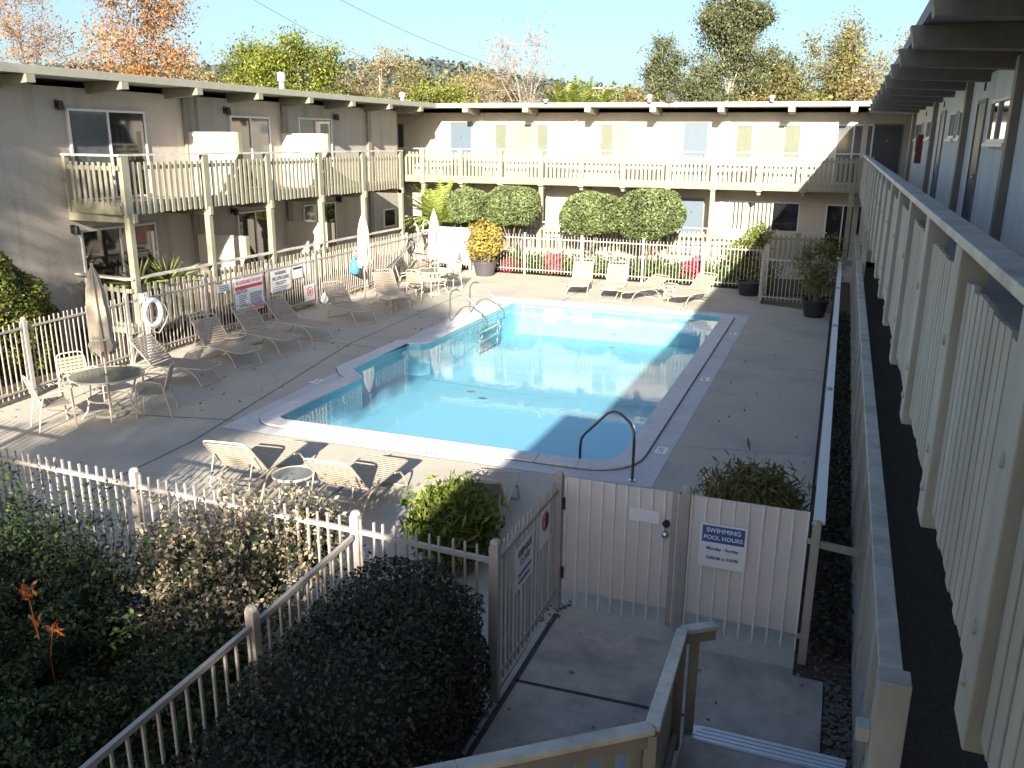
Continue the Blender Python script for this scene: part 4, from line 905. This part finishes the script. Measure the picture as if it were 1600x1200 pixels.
def ell_core(ells, k=.74, power=2.0, n=14):
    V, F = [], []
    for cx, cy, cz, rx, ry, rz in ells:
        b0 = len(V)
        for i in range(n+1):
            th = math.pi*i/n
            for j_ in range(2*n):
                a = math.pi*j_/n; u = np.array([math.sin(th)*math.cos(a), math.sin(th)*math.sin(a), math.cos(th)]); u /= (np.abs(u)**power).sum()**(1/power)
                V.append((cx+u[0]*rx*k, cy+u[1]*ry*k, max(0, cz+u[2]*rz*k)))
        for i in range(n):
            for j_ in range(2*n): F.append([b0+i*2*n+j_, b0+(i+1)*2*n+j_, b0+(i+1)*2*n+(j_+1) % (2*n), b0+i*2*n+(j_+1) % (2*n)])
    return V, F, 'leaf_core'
def stems(parent, base, ells, n, rg, r=.018, mat='bark', name='trunk', spread=.15):
    b = MB()
    for k in range(n):
        e = ells[k % len(ells)]; bx = base[0]+rg.uniform(-spread, spread); by = base[1]+rg.uniform(-spread, spread)
        t = np.array([e[0]+rg.uniform(-.5, .5)*e[3], e[1]+rg.uniform(-.5, .5)*e[4], e[2]+rg.uniform(-.3, .2)*e[5]])
        m_ = (t+np.array([bx, by, 0]))/2+rg.uniform(-.06, .06, 3); b.tube([(bx, by, 0), tuple(m_), tuple(t)], [r, r*.8, r*.4], 6)
    return b.build(name, M[mat], parent, smooth=True)
def shrub(name, label, cat, ells, n, size, mat, seed, group=None, power=2.0, lump=.12, depth=.22, ns=5, stem_r=.02, base=None, aspect=2.0, core=.74, jitter=.8, bark='bark', part='foliage', freq=3., sp=.15):
    rg = np.random.default_rng(seed); c = np.array(ells)[:, :3].mean(0); base = base or (c[0], c[1])
    t = thing(name, label, cat, (base[0], base[1], 0), group)
    P, Nn = ell_points(ells, n, rg, depth, lump, power, freq)
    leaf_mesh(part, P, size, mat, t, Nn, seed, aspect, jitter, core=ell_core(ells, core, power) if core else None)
    if ns: stems(t, base, ells, ns, rg, stem_r, bark, 'stem', sp)
    return t
GH = 'clipped round shrubs by the far fence'
for k, (x, z, rx, rz, lb) in enumerate([(-13.05, 2.22, .80, .62, 'clipped round shrub beside the fern fronds, leftmost of the row'), (-11.25, 2.26, 1.02, .70, 'clipped round shrub between the leftmost shrub and the bare column'),
                                   (-8.30, 2.13, 1.08, .74, 'clipped round shrub right of the column, touching the broadest one'), (-6.15, 2.17, 1.22, .82, 'broadest clipped round shrub, rightmost of the row')]):
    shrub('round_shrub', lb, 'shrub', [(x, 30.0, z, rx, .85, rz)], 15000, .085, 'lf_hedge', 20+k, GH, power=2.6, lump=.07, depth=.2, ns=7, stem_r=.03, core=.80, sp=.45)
# far bed: fern, ground cover, flowers, potted shrubs
def fronds(name, label, cat, base, n, length, mat, seed, spread=1., leaflet=.10, droop=.7, z0=.2, trunk=None, group=None):
    rg = np.random.default_rng(seed); t = thing(name, label, cat, (base[0], base[1], 0), group); st_ = MB(); P = []
    V, F = [], []
    for k in range(n):
        a = rg.uniform(0, 6.28); el = rg.uniform(.35, 1.4); L_ = length*rg.uniform(.7, 1.1); p = np.array([base[0], base[1], z0]); d = np.array([math.cos(a)*math.cos(el)*spread, math.sin(a)*math.cos(el)*spread, math.sin(el)]); pts = [tuple(p)]
        for i in range(9):
            d = d+np.array([0, 0, -droop*.14*(1.2-math.sin(el)*.5)]); d /= np.linalg.norm(d); p = p+d*L_/9; pts.append(tuple(p))
            s = np.cross(d, [0, 0, 1]); s /= np.linalg.norm(s)+1e-9
            for sg in (-1, 1):
                for h_ in (0, .5):
                    q = p-d*L_/9*h_; ll = leaflet*(1-abs(i-4)/7)*rg.uniform(.8, 1.2); tip = q+s*sg*ll+d*ll*.6+np.array([0, 0, -.25*ll]); w_ = d*leaflet*.13
                    b0 = len(V); V += [tuple(q-w_), tuple(q+w_), tuple(tip)]; F.append((b0, b0+1, b0+2))
        st_.tube(pts, .006, 4)
    b = MB(); b.add(V, F); b.build('leaves', M[mat], t); st_.build('stalks', M[mat], t)
    if trunk: b = MB(); b.tube([(base[0], base[1], 0), (base[0], base[1], z0)], trunk, 10); b.build('trunk', M['bark'], t)
    return t
fronds('tree_fern', 'bright yellow green feathery fern beside the leftmost clipped shrub', 'fern', (-14.35, 30.2), 64, 1.6, 'lf_palm', 5, leaflet=.30, droop=.75, z0=1.55, trunk=.12)
rg = np.random.default_rng(77)
P = np.stack([rg.uniform(-12.2, -2.2, 9000), 29.6+rg.normal(0, .42, 9000), .05+np.abs(rg.normal(0, .28, 9000))], 1); P = P[(P[:, 1] > 28.8) & (P[:, 2] < .75)]
tag(leaf_mesh('ground_cover', P, .17, 'lf_cover', None, None, 3, 2.4, kind='stuff'), 'green leafy ground cover in the bed behind the far fence', 'ground cover')
for k, (x, w_, h_) in enumerate([(-11.0, .30, .50), (-9.35, .34, .70), (-4.45, .38, .80)]):
    lb = ['red flower clump behind the potted yellow shrub', 'red flower clump behind the fence, left of the loungers', 'red flower clump behind the small side table at the far end'][k]
    shrub('flower_clump', lb, 'flowers', [(x, 29.15, h_*.55, w_, .3, h_*.5)], 1100, .09, 'lf_red', 50+k, 'red flower clumps in the far bed', lump=.2, ns=0, core=.6)
def pot(name, label, x, y, r, h, mat):
    t = thing(name, label, 'flower pot', (x, y, 0)); b = MB(); b.lathe([(0, 0), (r*.72, 0), (r*.98, h*.9), (r*1.04, h*.92), (r*1.04, h), (r*.92, h), (r*.90, h*.86), (0, h*.86)], 26, (x, y, 0)); b.build('pot', M[mat], t, smooth=True)
    b = MB(); b.lathe([(0, h*.88), (r*.9, h*.87)], 20, (x, y, 0)); b.build('soil', M['soil'], t); return t
pot('flower_pot', 'wide grey pot holding the yellow shrub', -11.55, 28.0, .42, .50, 'pot_grey')
shrub('potted_shrub', 'bright yellow leaved shrub growing in the grey pot', 'shrub', [(-11.55, 28.0, 1.05, .66, .58, .55), (-11.65, 28.0, 1.55, .45, .42, .36), (-11.3, 28.0, 1.5, .35, .32, .30)], 3800, .105, 'lf_yellow', 61, lump=.28, depth=.5, ns=10, core=.45, base=(-11.55, 28.0))
pot('flower_pot', 'black glazed pot at the deck corner by the right wing', -.42, 24.75, .36, .48, 'pot_black')
shrub('potted_shrub', 'airy olive bamboo shrub growing in the black pot', 'shrub', [(-.42, 24.75, 1.2, .55, .5, .65), (-.2, 24.75, 1.75, .38, .35, .42), (-.65, 24.7, 1.55, .34, .34, .4)], 2600, .13, 'lf_olive', 62, lump=.3, depth=.8, ns=14, core=0, base=(-.42, 24.75), aspect=4.)
shrub('corner_shrub', 'tall yellow green shrub half in shade at the right end of the far fence', 'shrub', [(-2.75, 29.0, 1.1, .62, .5, .75), (-2.45, 28.9, 1.7, .42, .4, .45), (-2.3, 28.8, .6, .6, .5, .55)], 4200, .12, 'lf_bamboo', 63, lump=.25, depth=.6, ns=10, core=.35, aspect=3.5)
pot('flower_pot', 'low black pot in deep shade beside the tall corner shrub', -2.45, 27.6, .40, .42, 'pot_black')
# deck plants
def bamboo(name, label, cx, cy, rx, ry, top, n, seed, mat='lf_bamboo', size=.17, dens=1.):
    rg = np.random.default_rng(seed); t = thing(name, label, 'bamboo', (cx, cy, 0)); b = MB(); P, Nn = [], []
    for k in range(n):
        a, r = rg.uniform(0, 6.28), rg.random()**.5; bx, by = cx+r*rx*.55*math.cos(a), cy+r*ry*.55*math.sin(a); h_ = top*rg.uniform(.7, .98)*(1-.25*r)
        tx, ty = cx+r*rx*1.0*math.cos(a)+rg.normal(0, .08), cy+r*ry*math.sin(a)+rg.normal(0, .08)
        b.tube([(bx, by, 0), (bx*.6+tx*.4, by*.6+ty*.4, h_*.6), (tx, ty, h_)], [.010, .008, .004], 5)
        m_ = int(34*dens); f_ = rg.uniform(.28, 1.02, m_)**.8; c_ = np.stack([bx+(tx-bx)*f_, by+(ty-by)*f_, h_*f_], 1)+np.clip(rg.normal(0, .085, (m_, 3)), -.15, .15); P.append(c_)
    P = np.vstack(P); q = P-np.array([cx, cy, top*.45]); Nn = q/np.linalg.norm(q, axis=1)[:, None]
    leaf_mesh('leaves', P, size, mat, t, Nn*.6+np.array([0, 0, .5]), seed, 5.0, .8, down=.45); b.build('canes', M['twig'], t); return t
bamboo('bamboo_clump', 'feathery bamboo clump at the pool corner, half in sunlight', -3.62, 7.88, .40, .38, 1.10, 120, 71, size=.145, dens=1.5)
bamboo('bamboo_clump', 'shaded bamboo clump beside the white fence end, behind the tan panel', -.60, 9.8, .52, .45, 1.05, 110, 72, 'lf_olive', .13, 1.5)
# near shrubs
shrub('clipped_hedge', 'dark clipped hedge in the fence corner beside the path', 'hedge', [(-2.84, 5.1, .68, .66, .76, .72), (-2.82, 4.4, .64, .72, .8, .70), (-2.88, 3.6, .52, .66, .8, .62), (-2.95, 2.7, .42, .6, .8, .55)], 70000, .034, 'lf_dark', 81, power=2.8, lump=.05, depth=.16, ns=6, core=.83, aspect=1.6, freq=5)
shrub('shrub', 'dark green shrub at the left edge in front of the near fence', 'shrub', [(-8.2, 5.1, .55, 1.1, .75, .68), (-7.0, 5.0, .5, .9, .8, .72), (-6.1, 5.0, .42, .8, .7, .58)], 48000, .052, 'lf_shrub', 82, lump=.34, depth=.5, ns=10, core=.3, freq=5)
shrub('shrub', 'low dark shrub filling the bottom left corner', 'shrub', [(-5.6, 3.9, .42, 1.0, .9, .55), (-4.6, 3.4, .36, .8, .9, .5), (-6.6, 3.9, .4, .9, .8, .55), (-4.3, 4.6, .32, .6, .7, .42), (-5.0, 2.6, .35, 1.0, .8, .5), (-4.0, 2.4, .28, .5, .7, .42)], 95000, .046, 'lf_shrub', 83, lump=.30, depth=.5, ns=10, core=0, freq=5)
shrub('flowering_shrub', 'shrub covered in faded cream blossom leaning over the near fence', 'shrub', [(-5.35, 5.75, .62, .62, .5, .62), (-4.75, 5.95, .78, .55, .42, .62), (-4.35, 6.2, .95, .40, .34, .42), (-4.75, 5.35, .4, .6, .5, .5)], 22000, .045, 'lf_bloom', 84, lump=.32, depth=.45, ns=12, core=.55, freq=6)
t = thing('flower_stalk', 'thin orange flower stalks rising above the dark shrub at the left', 'flower', (-5.6, 4.2, 0)); b = MB()
b.tube([(-5.55, 4.3, .2), (-5.58, 4.3, .8), (-5.60, 4.28, 1.20)], [.008, .007, .005], 6); b.tube([(-5.35, 4.2, .3), (-5.33, 4.18, .75), (-5.28, 4.2, 1.02)], [.006, .005, .004], 6); b.build('stalk', M['lf_stalk'], t)
rg = np.random.default_rng(9); 
for k, (c_, n_, sg) in enumerate([((-5.60, 4.28, 1.21), 26, .03), ((-5.29, 4.2, .98), 26, .025), ((-5.58, 4.29, .95), 8, .03)]): leaf_mesh('flower_head', np.array(c_)+rg.normal(0, sg, (n_, 3)), .06, 'lf_stalk', t, None, 2+k, 2.4, down=1.)
shrub('laurel_bush', 'glossy green rounded bush against the left wing wall at the picture edge', 'bush', [(-14.9, 11.6, 1.35, .75, 1.15, 1.25), (-14.85, 12.2, .9, .55, .75, .95), (-14.9, 10.6, 1.3, .75, 1.1, 1.3)], 26000, .075, 'lf_green', 85, lump=.10, depth=.2, ns=6, core=.78)
# patio plants on the left wing
t = thing('spiky_plant', 'spiky yellow green yucca on the near patio behind the railing', 'plant', (-14.8, 15.35, .55)); V, F = [], []; rg = np.random.default_rng(14)
for cx, cy in ((-14.85, 15.3), (-14.75, 16.1)):
    for k in range(46):
        a, el = rg.uniform(0, 6.28), rg.uniform(.15, 1.45); L_ = rg.uniform(.55, .95); d = np.array([math.cos(a)*math.cos(el), math.sin(a)*math.cos(el), math.sin(el)]); s = np.cross(d, [0, 0, 1]); s /= np.linalg.norm(s)
        p = np.array([cx, cy, 1.30]); m_ = p+d*L_*.55; e = p+d*L_-np.array([0, 0, .12*L_]); b0 = len(V); w_ = s*.018
        V += [tuple(p-w_), tuple(p+w_), tuple(m_+w_*.8), tuple(e), tuple(m_-w_*.8)]; F.append((b0, b0+1, b0+2, b0+3, b0+4))
b = MB(); b.add(V, F); b.build('leaves', M['lf_spike'], t); b = MB()
for cx, cy in ((-14.85, 15.3), (-14.75, 16.1)): b.lathe([(0, .55), (.16, .55), (.2, .95), (.18, .95), (0, .92)], 14, (cx, cy, 0)); b.tube([(cx, cy, .9), (cx, cy, 1.32)], .05, 8)
b.build('planter', M['pot_grey'], t)
# gravel and shaded ground plants in the strip by the lower walkway
rg = np.random.default_rng(31); V, F = [], []
ico = [(0,0,1),(.89,0,.45),(.28,.85,.45),(-.72,.53,.45),(-.72,-.53,.45),(.28,-.85,.45),(.72,.53,-.45),(-.28,.85,-.45),(-.89,0,-.45),(-.28,-.85,-.45),(.72,-.53,-.45),(0,0,-1)]
icf = [(0,1,2),(0,2,3),(0,3,4),(0,4,5),(0,5,1),(1,6,2),(2,7,3),(3,8,4),(4,9,5),(5,10,1),(6,7,2),(7,8,3),(8,9,4),(9,10,5),(10,6,1),(11,7,6),(11,8,7),(11,9,8),(11,10,9),(11,6,10)]
def stones(n, xr, yr, sr):
    for k in range(n):
        x, y = rg.uniform(*xr), rg.uniform(*yr); s = rg.uniform(*sr); b0 = len(V); sc = s*rg.uniform(.6, 1.3, 3); sc[2] *= .6
        for q in ico: qq = np.array(q)*sc*rg.uniform(.8, 1.15); V.append((x+qq[0], y+qq[1], -.01+s*.3+qq[2]))
        F.extend([tuple(i+b0 for i in f) for f in icf])
stones(1500, (.06, .52), (7.2, 20), (.008, .030)); stones(900, (.30, .52), (4.6, 7.2), (.008, .028)); stones(900, (-2.62, -2.30), (2.4, 5.9), (.008, .026)); stones(60, (-2.4, -2.2), (7.2, 7.7), (.01, .03))
b = MB(); b.add(V, F); tag(b.build('gravel', M['stone']), 'grey pebbles scattered on the dark soil strips', 'gravel', kind='stuff')
P = np.stack([rg.uniform(.14, .50, 5200), rg.uniform(7.6, 24.5, 5200), np.abs(rg.normal(.06, .12, 5200))], 1)
tag(leaf_mesh('ground_cover', P, .06, 'lf_dark', None, None, 33, 1.8, kind='stuff'), 'low dark ground cover in the shaded strip beside the lower walkway', 'ground cover')
P = np.vstack([np.stack([-13.85+rg.normal(0, .14, 2600), rg.uniform(8, 28, 2600), np.abs(rg.normal(.02, .06, 2600))], 1), np.stack([rg.uniform(-13.4, -9.4, 130), rg.uniform(8, 27, 130), np.full(130, .012)], 1), np.stack([rg.uniform(-2.2, .2, 50), rg.uniform(3.5, 7.2, 50), np.full(50, .012)], 1), np.stack([rg.uniform(-1.9, 0, 26), rg.uniform(8, 24, 26), np.full(26, .012)], 1)])
tag(leaf_mesh('leaf_litter', P, .06, 'lf_brown', None, None, 34, 1.8, kind='stuff'), 'dry leaf litter along the foot of the long fence', 'leaf litter')

# ---------------------------------------------------------------- trees
def tree(name, label, x, y, h, cr_, cz, mat, bark, n, size, seed, group=None, limbs=14, sub=5, sig=.5, trunk_r=.22, power=1., lean=(0, 0), bare=.0, rz=None, low=.25, twig_r=.018, aspect=2., part='crown'):
    rg = np.random.default_rng(seed); t = thing(name, label, 'tree', (x, y, 0), group); rz = rz or (h-cz)
    tr_ = MB(); k = 7; tp = [np.array([x, y, 0.])]
    for i in range(1, k+1): f = i/k; tp.append(np.array([x+lean[0]*f+rg.normal(0, .02*h*.3), y+lean[1]*f+rg.normal(0, .02*h*.3), h*.92*f]))
    tr_.tube([tuple(p) for p in tp], [trunk_r*(1-.88*i/k) for i in range(k+1)], 7)
    tips = []
    for i in range(limbs):
        f = low+(1-low)*(i+rg.random())/limbs*.95; p = tp[0]+(tp[-1]-tp[0])*f; j_ = min(k-1, int(f*k)); p = tp[j_]+(tp[j_+1]-tp[j_])*(f*k-j_)
        a = rg.uniform(0, 6.28); zt = cz+rz*(rg.uniform(-.9, .95)); zt = max(zt, p[2]+.0); zn = (zt-cz)/max(rz, .1); rad = cr_*math.sqrt(max(.05, 1-min(1, zn*zn)))*rg.uniform(.55, 1.0)
        e = np.array([tp[-1][0]*.7+x*.3+rad*math.cos(a), tp[-1][1]*.7+y*.3+rad*math.sin(a), zt]); m_ = p+(e-p)*.5+np.array([0, 0, .08*np.linalg.norm(e-p)])+rg.normal(0, .05*cr_, 3)
        r0 = max(twig_r*1.5, trunk_r*(1-f)*.55); tr_.tube([tuple(p), tuple(m_), tuple(e)], [r0, r0*.6, twig_r], 5)
        for s in range(sub):
            g_ = rg.uniform(.4, 1.); q = p+(e-p)*g_ if g_ < .5 else m_+(e-m_)*(g_-.5)*2; dd = rg.normal(0, 1, 3); dd[2] += .5; dd /= np.linalg.norm(dd); ee = q+dd*cr_*rg.uniform(.18, .42)
            tr_.tube([tuple(q), tuple((q+ee)/2+rg.normal(0, .03*cr_, 3)), tuple(ee)], [twig_r, twig_r*.8, twig_r*.35], 4); tips.append(ee); tips.append((q+ee)/2)
            if bare:
                for w_ in range(int(bare)):
                    qq = q+(ee-q)*rg.random(); d3 = rg.normal(0, 1, 3); d3[2] += .6; d3 /= np.linalg.norm(d3); tr_.tube([tuple(qq), tuple(qq+d3*cr_*rg.uniform(.1, .25))], [twig_r*.5, twig_r*.2], 3)
    tr_.build('trunk', M[bark], t)
    if n:
        tips = np.array(tips); per = rg.dirichlet(np.ones(len(tips))*2.)*n*1.8; P = np.vstack([tp_+rg.normal(0, sig*rg.uniform(.5, 1.2), (int(c_)+1, 3))*np.array([1, 1, .75]) for tp_, c_ in zip(tips, per)])
        leaf_mesh(part, P, size*.72, mat, t, None, seed, aspect, 1.)
    return t
def bx_(x60, Y): return x60*Y/60.
# beyond the left wing
tree('maple_tree', 'tall tree with orange autumn leaves behind the left roof', bx_(-56.3, 48), 48, 17.0, 4.6, 9.5, 'lf_orange', 'bark', 9000, .26, 101, limbs=22, sub=6, sig=.65, trunk_r=.20, low=.2)
tree('maple_tree', 'thin pinkish autumn tree at the far left edge of the picture', bx_(-68.5, 52), 52, 16.0, 5.0, 9.0, 'lf_orange', 'bark', 3000, .24, 102, limbs=20, sub=6, sig=.55, trunk_r=.18, bare=3)
tree('maple_tree', 'low orange tree just above the left roof edge', bx_(-66, 44), 44, 8.6, 3.0, 6.4, 'lf_orange', 'bark', 3600, .24, 103, limbs=12, sig=.6)
tree('sycamore_tree', 'rounded yellow green tree left of the white roof vent', bx_(-44.8, 55), 55, 11.9, 2.6, 8.2, 'lf_green', 'bark', 9000, .26, 104, limbs=16, sub=5, sig=.55, rz=3.3)
tree('sycamore_tree', 'broad yellow green tree behind the white roof vent', bx_(-40.3, 54), 54, 11.6, 3.6, 7.6, 'lf_green', 'bark', 16000, .26, 105, limbs=20, sub=6, sig=.6, rz=3.4)
tree('shrubby_tree', 'dark brownish thicket tree left of the yellow green trees', bx_(-48.5, 70), 70, 10.6, 3.2, 7, 'lf_brown', 'bark_grey', 4500, .3, 106, limbs=14, sig=.7, bare=2)
GB = 'brown and bare trees along the back roof'
data = [(-36.0, 62, 9.6, 2.6, 'lf_brown', 3400, 3, 'brown autumn tree just right of the yellow green trees'), (-33.2, 64, 11.6, 2.9, 'lf_brown', 2600, 5, 'tallest brown twiggy tree left of the back wing, with pale twigs on top'), (-31.0, 60, 10.2, 2.6, 'lf_olive', 4200, 2, 'olive tree among brown trees above the left end of the back roof'),
        (-28.4, 58, 9.6, 2.2, 'lf_green', 4200, 0, 'small grey green tree above the first roof vent'), (-26.3, 66, 9.8, 2.6, 'lf_brown', 2600, 4, 'brown tree right of the first back roof vent'), (-23.6, 64, 9.6, 2.7, 'lf_brown', 2800, 5, 'brown tree left of the leaning white bare tree'),
        (-20.2, 62, 8.6, 2.3, 'lf_brown', 1900, 5, 'brown tree right of the leaning white bare tree'), (-34.6, 50, 7.6, 2.2, 'lf_yellow', 1800, 2, 'low golden shrubby tree above the back roof corner')]
for k, (x, Y, h_, cr2, mt, n, br, lb) in enumerate(data): tree('shrubby_tree', lb, bx_(x, Y), Y, h_*Y/60*.97, cr2, h_*.62, mt, 'bark_pale' if k in (1, 4) else 'bark_grey', n, .26, 110+k, GB, limbs=14, sub=5, sig=.55, trunk_r=.12, bare=br, low=.15)
tree('bare_tree', 'leaning pale bare tree over the middle of the back roof', bx_(-20.6, 58), 58, 12.4, 3.2, 8.4, 'lf_brown', 'bark_grey', 260, .2, 121, limbs=20, sub=7, sig=.5, trunk_r=.17, lean=(-2.4, 0), bare=6, low=.2)
fronds('palm_tree', 'low spiky green palm behind the middle of the back roof', 'palm', (bx_(-18.6, 52), 52), 40, 2.6, 'lf_green', 131, leaflet=.5, droop=.35, z0=5.6, trunk=.2)
fronds('palm_tree', 'slim upright palm right of the low spiky palm', 'palm', (bx_(-17.4, 52), 52), 16, 2.3, 'lf_green', 132, leaflet=.35, droop=.15, z0=5.9, trunk=.15)
GE = 'eucalyptus trees beyond the back roof'
tree('eucalyptus_tree', 'slim airy eucalyptus standing left of the tallest tree', bx_(-11.9, 66), 66, 12.6, 1.7, 9.0, 'lf_euc', 'bark_pale', 5200, .24, 141, GE, limbs=22, sub=4, sig=.38, trunk_r=.14, rz=3.5)
tree('eucalyptus_tree', 'tallest eucalyptus with clumped dark crown', bx_(-7.6, 64), 64, 14.6, 2.7, 10.2, 'lf_euc', 'bark_pale', 24000, .24, 142, GE, limbs=24, sub=3, sig=.55, trunk_r=.24, rz=4.3, low=.3)
tree('eucalyptus_tree', 'dense olive tree leaning against the tallest eucalyptus', bx_(-5.2, 66), 66, 10.4, 2.4, 7.6, 'lf_euc', 'bark_grey', 11000, .25, 143, GE, limbs=16, sub=5, sig=.55)
tree('round_tree', 'small round topped olive tree between the two eucalyptus trees', bx_(-9.9, 60), 60, 9.3, 1.55, 7.9, 'lf_euc', 'bark_grey', 7500, .2, 144, limbs=14, sub=5, sig=.32, rz=1.3)
tree('round_tree', 'low green tree right of the utility pole', bx_(-15.1, 68), 68, 8.8, 1.7, 7.2, 'lf_green', 'bark_grey', 5000, .24, 145, limbs=12, sub=5, sig=.4, rz=1.5)
tree('round_tree', 'low olive tree in front of the slim eucalyptus', bx_(-13.6, 64), 64, 8.0, 1.5, 6.8, 'lf_brown', 'bark_grey', 2800, .24, 146, limbs=12, sub=5, sig=.4, rz=1.2)
GR = 'tangled trees above the right end of the back roof'
data = [(-4.0, 60, 9.6, 2.3, 'lf_olive', 4200, 4, 'olive tangled tree right of the eucalyptus group'), (-1.6, 62, 11.0, 2.6, 'lf_olive', 5600, 5, 'tall olive tree left of the bare white trunk'), (-.2, 64, 12.6, 1.6, 'lf_olive', 2200, 6, 'thin tree with a pale trunk reaching highest above the right roof end'),
        (1.3, 60, 9.6, 2.3, 'lf_brown', 4200, 5, 'brown tangled tree beside the right wing eaves'), (3.6, 66, 11.4, 2.6, 'lf_brown', 2600, 7, 'bare topped tree partly behind the right wing eaves'), (-5.8, 58, 7.6, 2.0, 'lf_brown', 3200, 3, 'low brown tree below the tallest eucalyptus'), (-2.8, 56, 7.8, 2.0, 'lf_green', 3800, 2, 'low green tree just above the right roof end')]
for k, (x, Y, h_, cr2, mt, n, br, lb) in enumerate(data): tree('tangled_tree', lb, bx_(x, Y), Y, h_*Y/60*.98, cr2, h_*.62, mt, 'bark_pale' if k in (2, 4) else 'bark_grey', n, .25, 150+k, GR, limbs=16, sub=5, sig=.5, trunk_r=.12, bare=br, low=.12)
# hills, pole, cables
hv, hf = [], []; nx, ny = 150, 14; rg = np.random.default_rng(3)
def ridge(x):  # height of the ridge at 620 m
    c_ = np.interp(x, [-1500, -760, -560, -430, -300, -210, -160, -60, 60, 400], [54, 64, 62, 58, 60, 44, 38, 36, 34, 40]); return c_
for j_ in range(ny+1):
    f = j_/ny
    for i in range(nx+1):
        x = -1500+1900*i/nx; y = 330+300*f; hh = ridge(x*620/y*1.0)*(f**.8)*(1+.05*math.sin(x*.03+f*7)+.03*math.sin(x*.11)); hv.append((x, y, hh-2))
for j_ in range(ny):
    for i in range(nx): a = j_*(nx+1)+i; hf.append((a, a+1, a+nx+2, a+nx+1))
b = MB(); b.add(hv, hf); tag(b.build('hills', M['hill'], smooth=True), kind='structure')
n = 60000; xs = rg.uniform(-1300, 250, n); fs_ = rg.random(n)**.6; ys = 330+300*fs_; zs = np.array([ridge(x*620/y) for x, y in zip(xs, ys)])*(fs_**.8)-2
cl = rg.normal(0, 1, (n, 3))*np.array([2., 2., 2.2]); P = np.stack([xs, ys, zs+2.5], 1)+cl
tag(leaf_mesh('hill_forest', P, 3.6, 'lf_hill', None, None, 5, 1.3, kind='stuff'), 'wooded slope of the distant hills', 'woods')
t = thing('utility_pole', 'pale wooden utility pole with crossarms above the back roof', 'utility pole', (bx_(-16.0, 75), 75, 0)); px_ = bx_(-16.0, 75)
b = MB(); b.tube([(px_, 75, 0), (px_, 75, 9.2)], [.16, .11], 8); b.build('pole', M['bark_pale'], t, smooth=True)
for z in (8.9, 8.3):
    b = MB(); b.bar((px_-1.0, 75, z), (px_+1.0, 75, z), .1, .12)
    for k in (-.9, -.4, .4, .9): b.lathe([(0, 0), (.05, 0), (.05, .14), (0, .16)], 6, (px_+k, 75, z+.06))
    b.build('crossarm', M['bark_pale'], t)
def wire(label, a, c, sag):
    a, c = Vector(a), Vector(c); b = MB(); b.tube([a.lerp(c, k/16)-Vector((0, 0, sag*4*(k/16)*(1-k/16))) for k in range(17)], .015, 4); tag(b.build('power_line', M['lamp_black'], None, origin=tuple(a)), label, 'cable', 'power lines crossing the sky')
wire('upper power line crossing the sky at the top left', (-36.0, 42, 16.9), (bx_(-23.5, 85), 85, 11.6), .9)
wire('lower power line crossing the sky at the top left', (-39.5, 42, 16.6), (bx_(-30.5, 85), 85, 10.9), .9)
wire('short pale power line low over the right end of the back roof', (-8.9, 48, 8.05), (-1.0, 44, 6.9), .05)

# trees behind the viewpoint whose shade falls across the left half of the yard
GS2 = 'shade trees behind the stair'
tree('shade_tree', 'tall leafy shade tree behind the stair, out of the picture', -3.5, -10.5, 12.9, 2.8, 10.5, 'lf_green', 'bark', 20000, .26, 201, GS2, limbs=16, sub=5, sig=.42, trunk_r=.14, rz=1.7, low=.6)
tree('shade_tree', 'low bushy shade tree behind the stair, out of the picture', -1.2, -9.5, 6.4, 2.6, 5.05, 'lf_green', 'bark', 9000, .24, 202, GS2, limbs=16, sub=5, sig=.40, trunk_r=.12, rz=1.2, low=.3)
tree('shade_tree', 'tall shade tree farther left behind the viewpoint', -9.4, -11.0, 16.0, 2.4, 13.1, 'lf_green', 'bark', 4200, .26, 203, GS2, limbs=16, sub=5, sig=.45, trunk_r=.16, rz=2.3, low=.4)
tree('shade_tree', 'small open shade tree added behind the stair, out of the picture', -4.5, -11.0, 8.6, 1.5, 7.3, 'lf_green', 'bark', 4200, .26, 204, GS2, limbs=14, sub=4, sig=.42, trunk_r=.08, rz=1.0, low=.6)  # extra unseen crown added to darken the near left deck corner
for k, (x, y, lb) in enumerate([(-5.0, 20.6, 'brown leaf floating at the far end of the pool'), (-6.3, 14.6, 'brown leaf floating near the middle of the pool')]):
    b = MB(); q = [(x+.07*math.cos(a)*(1.6 if i % 3 == 0 else 1), y+.07*math.sin(a), -.066+.008*(i % 2)) for i, a in enumerate([0, 1.1, 2.1, 3.1, 4.2, 5.2])]
    b.add(q+[(x, y, -.058)], [(i, (i+1) % 6, 6) for i in range(6)]); tag(b.build('floating_leaf', M['twig'], None, origin=(x, y, -.066)), lb, 'leaf')
